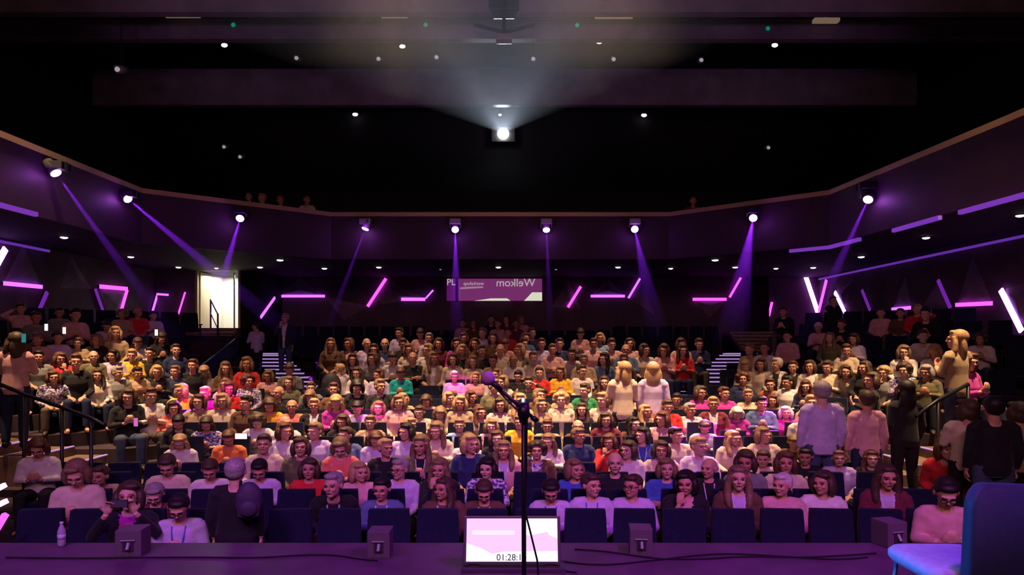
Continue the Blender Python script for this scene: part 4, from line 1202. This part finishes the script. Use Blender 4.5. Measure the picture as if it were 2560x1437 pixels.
for txt, s in ((LEFT, -1), (RIGHT, 1)):
    for l in txt.replace('\n', '').split(';'):
        if not l.strip():
            continue
        q = parse(l)
        u = (q['x'] - 1280) / F
        best = None
        for j in range(8):
            P_ = SP[j] / .7071
            d = (P_ + 8 + CX) / (1 - u) if s < 0 else (P_ + 8 - CX) / (1 + u)
            yy = HOR - (SZ[j] + SIT - CZ) / d * F
            if d < 12.6 and j > 0:
                continue
            if best is None or abs(yy - q['y']) < best[0]:
                best = (abs(yy - q['y']), j, d)
        q['row'] = best[1]
        d = best[2]
        X = CX + u * d
        q['u'] = X * .7071 + (d - 8) * .7071 * (1 if s < 0 else -1)
        rows.setdefault(('l' if s < 0 else 'r', best[1]), []).append(q)
ORD = ['front', 'second', 'third', 'fourth', 'fifth', 'sixth', 'seventh', 'eighth', 'ninth', 'tenth', 'eleventh', 'twelfth', 'thirteenth', 'fourteenth', 'fifteenth', 'sixteenth', 'seventeenth', 'eighteenth', 'last']
made = []
def tops(tc):
    if len(tc) == 1:
        return TC[tc][1] + ' top'
    return '%s jacket over %s' % (TC[tc[0]][1], TC[tc[1]][1])
def hairs(q):
    return 'bald' if q['hs'] == 'B' else '%s %s-haired' % (HS[q['hs']], HC[q['hc']][1].replace(' ', '-'))
PTX = {'down': 'looking down', 'face': 'hand at face', 'cross': 'arms crossed', 'front': 'hands raised in front', 'bent': 'bending forward', 'up': 'holding up a phone', 'heads': 'hand behind head'}
def seat_row(key, lst, X0, X1, to_world, gaps, rowname):
    "X0..X1: extent along the row; gaps: list of aisle intervals"
    us = [q['u'] for q in lst]
    for q in lst:
        x, y, z, rz = to_world(q['u'])
        seats.append((x, y, z, rz, q, rowname))
    pts = sorted(us)
    edges = [X0 - .26] + pts + [X1 + .26]
    for a, b in zip(edges[:-1], edges[1:]):
        n = int((b - a) / .515 + .02) - 1
        if n < 1:
            continue
        st = (b - a) / (n + 1)
        for k in range(n):
            uu = a + st * (k + 1)
            if any(g0 < uu < g1 for g0, g1 in gaps):
                continue
            x, y, z, rz = to_world(uu)
            nb = min(lst, key=lambda q: abs(q['u'] - uu)) if lst else None
            seats.append((x, y, z, rz, None, (rowname, nb, uu)))
for k in range(19):
    lst = rows.get(('c', k), [])
    d = ROWD[k]
    for q in lst:
        q['u'] = CX + (q['x'] - 1280) / F * d
    push(lst)
    z = ROWZ[k]
    for q in lst:
        q['ht'] = CZ - (q['y'] - HOR) / F * d - z
        q['w'] = (q['u'], d, z, math.atan2(-(q['u']) * .8, d + 3.0))
        q['rn'] = ORD[k] + ' row'
        q['zone'] = 'c'
        q['k'] = k
    if d < 12:
        X0, X1 = (-5.0 if k < 2 else -5.5), 5.5
    else:
        X0, X1 = -bound(d) + .6, bound(d) - .6
    gaps = []
    if d > 14.4:
        a = aisle(d + .2)
        gaps = [(-a - .85, -a + .85), (a - .85, a + .85)]
    seat_row(('c', k), lst, X0, X1, lambda u, d=d, z=z: (u, d, z, math.atan2(-u * .8, d + 3.0) * .35), gaps, ORD[k] + ' row')
for zz, s in (('l', -1), ('r', 1)):
    for j in range(8):
        lst = rows.get((zz, j), [])
        push(lst, .36)
        P_ = SP[j] / .7071
        def tw(u, s=s, P_=P_, z=SZ[j]):
            # |X| + d - 8 = P_ ; left: u=(X+d-8)*.7071 ; right: u=(X-(d-8))*.7071
            if s < 0:
                sm = u / .7071
                X = (sm - P_) / 2
                d = 8 + (sm + P_) / 2
            else:
                sm = u / .7071
                X = (sm + P_) / 2
                d = 8 + (P_ - sm) / 2
            return (X, d, z, s * -.62)
        for q in lst:
            w_ = tw(q['u'])
            q['w'] = w_
            q['ht'] = CZ - (q['y'] - HOR) / F * w_[1] - w_[2]
            q['rn'] = ORD[j] + ' row of the ' + ('left' if s < 0 else 'right') + ' block'
            q['zone'] = zz
            q['k'] = j
        # extent: from the parapet to the side wall
        us_ = [uu for uu in np.arange(-14, 14, .1) for w_ in [tw(uu)] if abs(w_[0]) < 11.5 and abs(w_[0]) > bound(w_[1]) + .5 and 12.7 < w_[1] < 22.5]
        if us_:
            seat_row((zz, j), lst, min(us_), max(us_), tw, [], ORD[j] + ' row of the ' + ('left' if s < 0 else 'right') + ' block')
allq = [q for l in rows.values() for q in l]
# labels: look first, then neighbours, then row
def base_label(q):
    a = '%s person in %s' % (hairs(q), tops(q['tc']))
    if q['pose'] in PTX:
        a += ', ' + PTX[q['pose']]
    return a
def short_top(q):
    return TC[q['tc'][0]][1]
for key, lst in rows.items():
    lst.sort(key=lambda q: q['u'])
    for i, q in enumerate(lst):
        L_ = lst[i - 1] if i else None
        R_ = lst[i + 1] if i < len(lst) - 1 else None
        a = hairs(q) + ' person, ' + tops(q['tc'])
        if L_ and R_:
            b = 'between %s and %s tops' % (short_top(L_), short_top(R_)) if short_top(L_) != short_top(R_) else 'between two %s tops' % short_top(L_)
        elif R_:
            b = 'leftmost, by %s top' % short_top(R_)
        elif L_:
            b = 'rightmost, by %s top' % short_top(L_)
        else:
            b = 'alone'
        rn = q['rn'].replace(' of the left block', ' at left').replace(' of the right block', ' at right')
        q['label'] = a + ' ' + b + ', ' + rn
cnt = {}
for q in allq:
    cnt.setdefault(q['label'], []).append(q)
for lab, l in cnt.items():
    if len(l) > 1:
        for q in l:
            q['label'] = lab + (', left half' if q['x'] < 1250 else ', right half')
for q in allq:
    x, y, z, rz = q['w']
    P = POSES[q['pose']]
    ht = q['ht']
    lo, hi = P.headz * .82, P.headz * 1.15
    ht = max(lo, min(hi, ht))
    root, s_ = person(x, y - .02, z, rz, ht, q['hc'], q['hs'], q['tc'], q['pose'], y if q['zone'] == 'c' else max(y, 11), q['mir'], q['lan'], q['gl'])
    root['label'] = q['label']
    root['category'] = 'person'
    root['group'] = {'c': 'audience in the centre rows', 'l': 'audience in the left block', 'r': 'audience in the right block'}[q['zone']]
    q['root'] = root
for (px, py, d, fz, hh, tc, pose, rot, lab) in FREE:
    p = wpt(px, py, d)
    P = POSES[pose]
    hz = p.z - fz
    hz = max(P.headz * .80, min(P.headz * 1.14, hz))
    zz = p.z - hz if abs(p.z - hz - fz) < .35 else fz
    root, s_ = person(p.x, d, zz, math.radians(rot), hz, hh[0], hh[1], tc, pose, d, sk=None, wide=1.12 if 'big' in lab else 1.0)
    root['label'] = lab
    root['category'] = 'person'
# rucksacks
def rucksack(px, py, d, m_, label, rot=0, s_=1.0):
    p = wpt(px, py, d)
    t = empty('rucksack', p, rot, label=label, cat='rucksack')
    link('bag', voxel(MB().ell((0, 0, 0), (.17 * s_, .11 * s_, .25 * s_), None, 18, 12).box((-.13 * s_, -.08 * s_, -.2 * s_), (.13 * s_, .08 * s_, .1 * s_)), 'bag', .02, [m_], 3), t)
    link('front_pocket', voxel(MB().ell((0, -.09 * s_, -.08 * s_), (.12 * s_, .05 * s_, .11 * s_), None, 14, 9), 'pocket', .015, [m_], 2), t)
    link('strap', MB().tube([(-.08, .10, .18), (-.09, .16, .1), (-.09, .15, -.1), (-.08, .08, -.18)], .015).mesh('strap', [M_black], True), t)
rucksack(622, 1252, 6.72, mat('dark_violet_nylon', (.05, .035, .07), .6), 'dark rucksack on the back of the person bending in the front row', .3, .78)
rucksack(828, 968, 14.75, mat('black_nylon', (.02, .02, .03), .6), 'black rucksack on the back of the person in white by the left aisle', .2, 1.3)
# phones held up
for px, py, d, col, st, lab in ((60, 845, 10.9, (.05, .5, .5), .4, 'teal phone held up by the standing woman at the far left'), (116, 818, 14.0, (1, .8, .8), 1.2, 'phone with a white lit screen high in the left block'),
                            (161, 826, 14.2, (1, .9, .8), 1.0, 'phone with a lit screen before the pink top in the left block'), (391, 831, 15.6, (1, .95, .9), 1.2, 'phone with a bright screen right in the left block'),
                            (318, 1253, 6.5, (.05, .02, .12), .15, 'dark phone held level in front of the face in the front row'), (340, 1055, 11.6, (.9, .2, .7), .7, 'pink lit phone in the lap of the person in black, left block'),
                            (603, 1090, 9.9, (1, .7, 1), 1.6, 'white lit tablet between the coral and orange tops')):
    p = wpt(px, py, d)
    if 'held level' in lab:
        pr = [q for q in allq if q['pose'] == 'up'][0]['root']
        v = Vector((pr.scale.x * 0, -.36 * pr.scale.y, pr.scale.z * (.47 + .70)))
        p = pr.location + Matrix.Rotation(pr.rotation_euler.z, 3, 'Z') @ v
    t = empty('smartphone', p, label=lab, cat='phone')
    w_, h_ = (.085, .04) if d < 7 or 'tablet' in lab else (.04, .075)
    if 'tablet' in lab:
        w_, h_ = .09, .045
    link('case', MB().box((-w_, -.004, -h_), (w_, .006, h_)).mesh('case', [M_black], bevel=.003), t)
    link('screen', MB().box((-w_ + .005, -.007, -h_ + .005), (w_ - .005, -.004, h_ - .005)).mesh('screen', [mat('phone_screen_%d' % px, (.05, .05, .05), emit=col, estr=st, sample=False)]), t)

# ------------------------------------------------------------------ auditorium seats
def rounded_panel(w_, z0, z1, th, lean, mi=0):
    mb_ = MB()
    n = 5
    V = []
    for i in range(n + 1):
        z = z0 + (z1 - z0) * i / n
        wd = w_ * (1 - .06 * (i / n) ** 4)
        yy = .20 + lean * (z - z0) + .02 * math.sin(i / n * PI)
        for sx in (-1, -.5, 0, .5, 1):
            V.append((sx * wd, yy - .025 * (1 - sx * sx) * 0 + .02 * sx * sx * -1, z))
        for sx in (1, .5, 0, -.5, -1):
            V.append((sx * wd, yy + th, z))
    Fc = [(i * 10 + k, i * 10 + (k + 1) % 10, (i + 1) * 10 + (k + 1) % 10, (i + 1) * 10 + k) for i in range(n) for k in range(10)]
    Fc += [tuple(range(9, -1, -1)), tuple(range(n * 10, n * 10 + 10))]
    return mb_.add(V, Fc)
SB = rounded_panel(.228, .38, .98, .07, .16).mesh('backrest', [M_seat], bevel=.012)
SC = MB().box((-.215, -.26, .34), (.215, .2, .43)).mesh('cushion', [M_seat], bevel=.02)
SCU = MB().box((-.215, .10, .42), (.215, .20, .84)).mesh('cushion_up', [M_seat], bevel=.02)
SA = [MB().box((s_ * .242 - .012, -.2, .56), (s_ * .242 + .012, .22, .60)).box((s_ * .242 - .01, -.02, .0), (s_ * .242 + .01, .12, .57)).mesh('armrest', [M_seatw], bevel=.004) for s_ in (-1, 1)]
def dist(sd):
    return math.hypot(sd[0] - CX, sd[1])
emp = sorted([s_ for s_ in seats if s_[4] is None], key=dist)
occ = sorted([s_ for s_ in seats if s_[4] is not None], key=dist)
emp = [s_ for s_ in emp if abs((s_[0] - CX) / s_[1] * F) < 1330]
near_occ = [s_ for s_ in occ if s_[4]['zone'] != 'c' or s_[4]['k'] <= 3]
pick = (emp[:215] + near_occ)[:300]
ids = set(id(s_) for s_ in pick)
rest = [s_ for s_ in seats if id(s_) not in ids and abs((s_[0] - CX) / s_[1] * F) < 1330]
elab = {}
proto = empty('auditorium_seat', (0, 0, 0))
link('backrest', SB, proto)
cu = link('seat_cushion', SC, proto)
link('armrest', SA[0], proto)
link('armrest', SA[1], proto)
for n, sd in enumerate(pick):
    x, y, z, rz, q, info = sd
    t = proto if n == 0 else copy_tree(proto)
    t.location = (x, y + .02, z)
    t.rotation_euler = (0, 0, rz)
    t.scale.z = 1.0 if y < 9 else .86
    if q is None:
        rowname, nb, uu = info
        if nb is not None:
            side = 'left' if uu < nb['u'] else 'right'
            step = int(abs(uu - nb['u']) / .5)
            lab = 'empty navy seat %s %s of the %s top, %s' % ({1: 'just', 2: 'two seats', 3: 'three seats', 4: 'four seats', 5: 'five seats'}.get(max(step, 1), 'farther'), side, short_top(nb), rowname)
        else:
            lab = 'empty navy seat in the unoccupied %s' % rowname
    else:
        lab = 'navy seat under the %s person in %s, %s' % (hairs(q), tops(q['tc']), q['rn'])
    lab = ' '.join(lab.split()[:16])
    t['label'] = lab
    t['category'] = 'seat'
    t['group'] = 'seats of the ' + (info[0] if q is None else q['rn'])
if rest:
    mbr = MB()
    for (x, y, z, rz, q, info) in rest:
        R = Matrix.Rotation(rz, 3, 'Z')
        m0 = rounded_panel(.228, .38, .98, .07, .16).box((-.215, -.2, .34), (.215, .2, .43))
        m0.v = [tuple(R @ Vector(v) + Vector((x, y + .02, z))) for v in m0.v]
        mbr.add(m0.v, m0.f)
    link('auditorium_seats', mbr.mesh('auditorium_seats', [M_seat]), label='remaining navy auditorium seats, mostly hidden under the audience', cat='seats', kind='stuff')
print('people', len(allq) + len(FREE), 'seats', len(seats), 'picked', len(pick), 'rest', len(rest), 'same labels', len(allq) - len(set(q['label'] for q in allq)))
bad = [(int(q['x']), int(q['y']), q['row'], round(q['ht'], 2)) for q in allq if not (POSES[q['pose']].headz * .86 < q['ht'] < POSES[q['pose']].headz * 1.1)]
print('out of height range', len(bad), bad[:40])
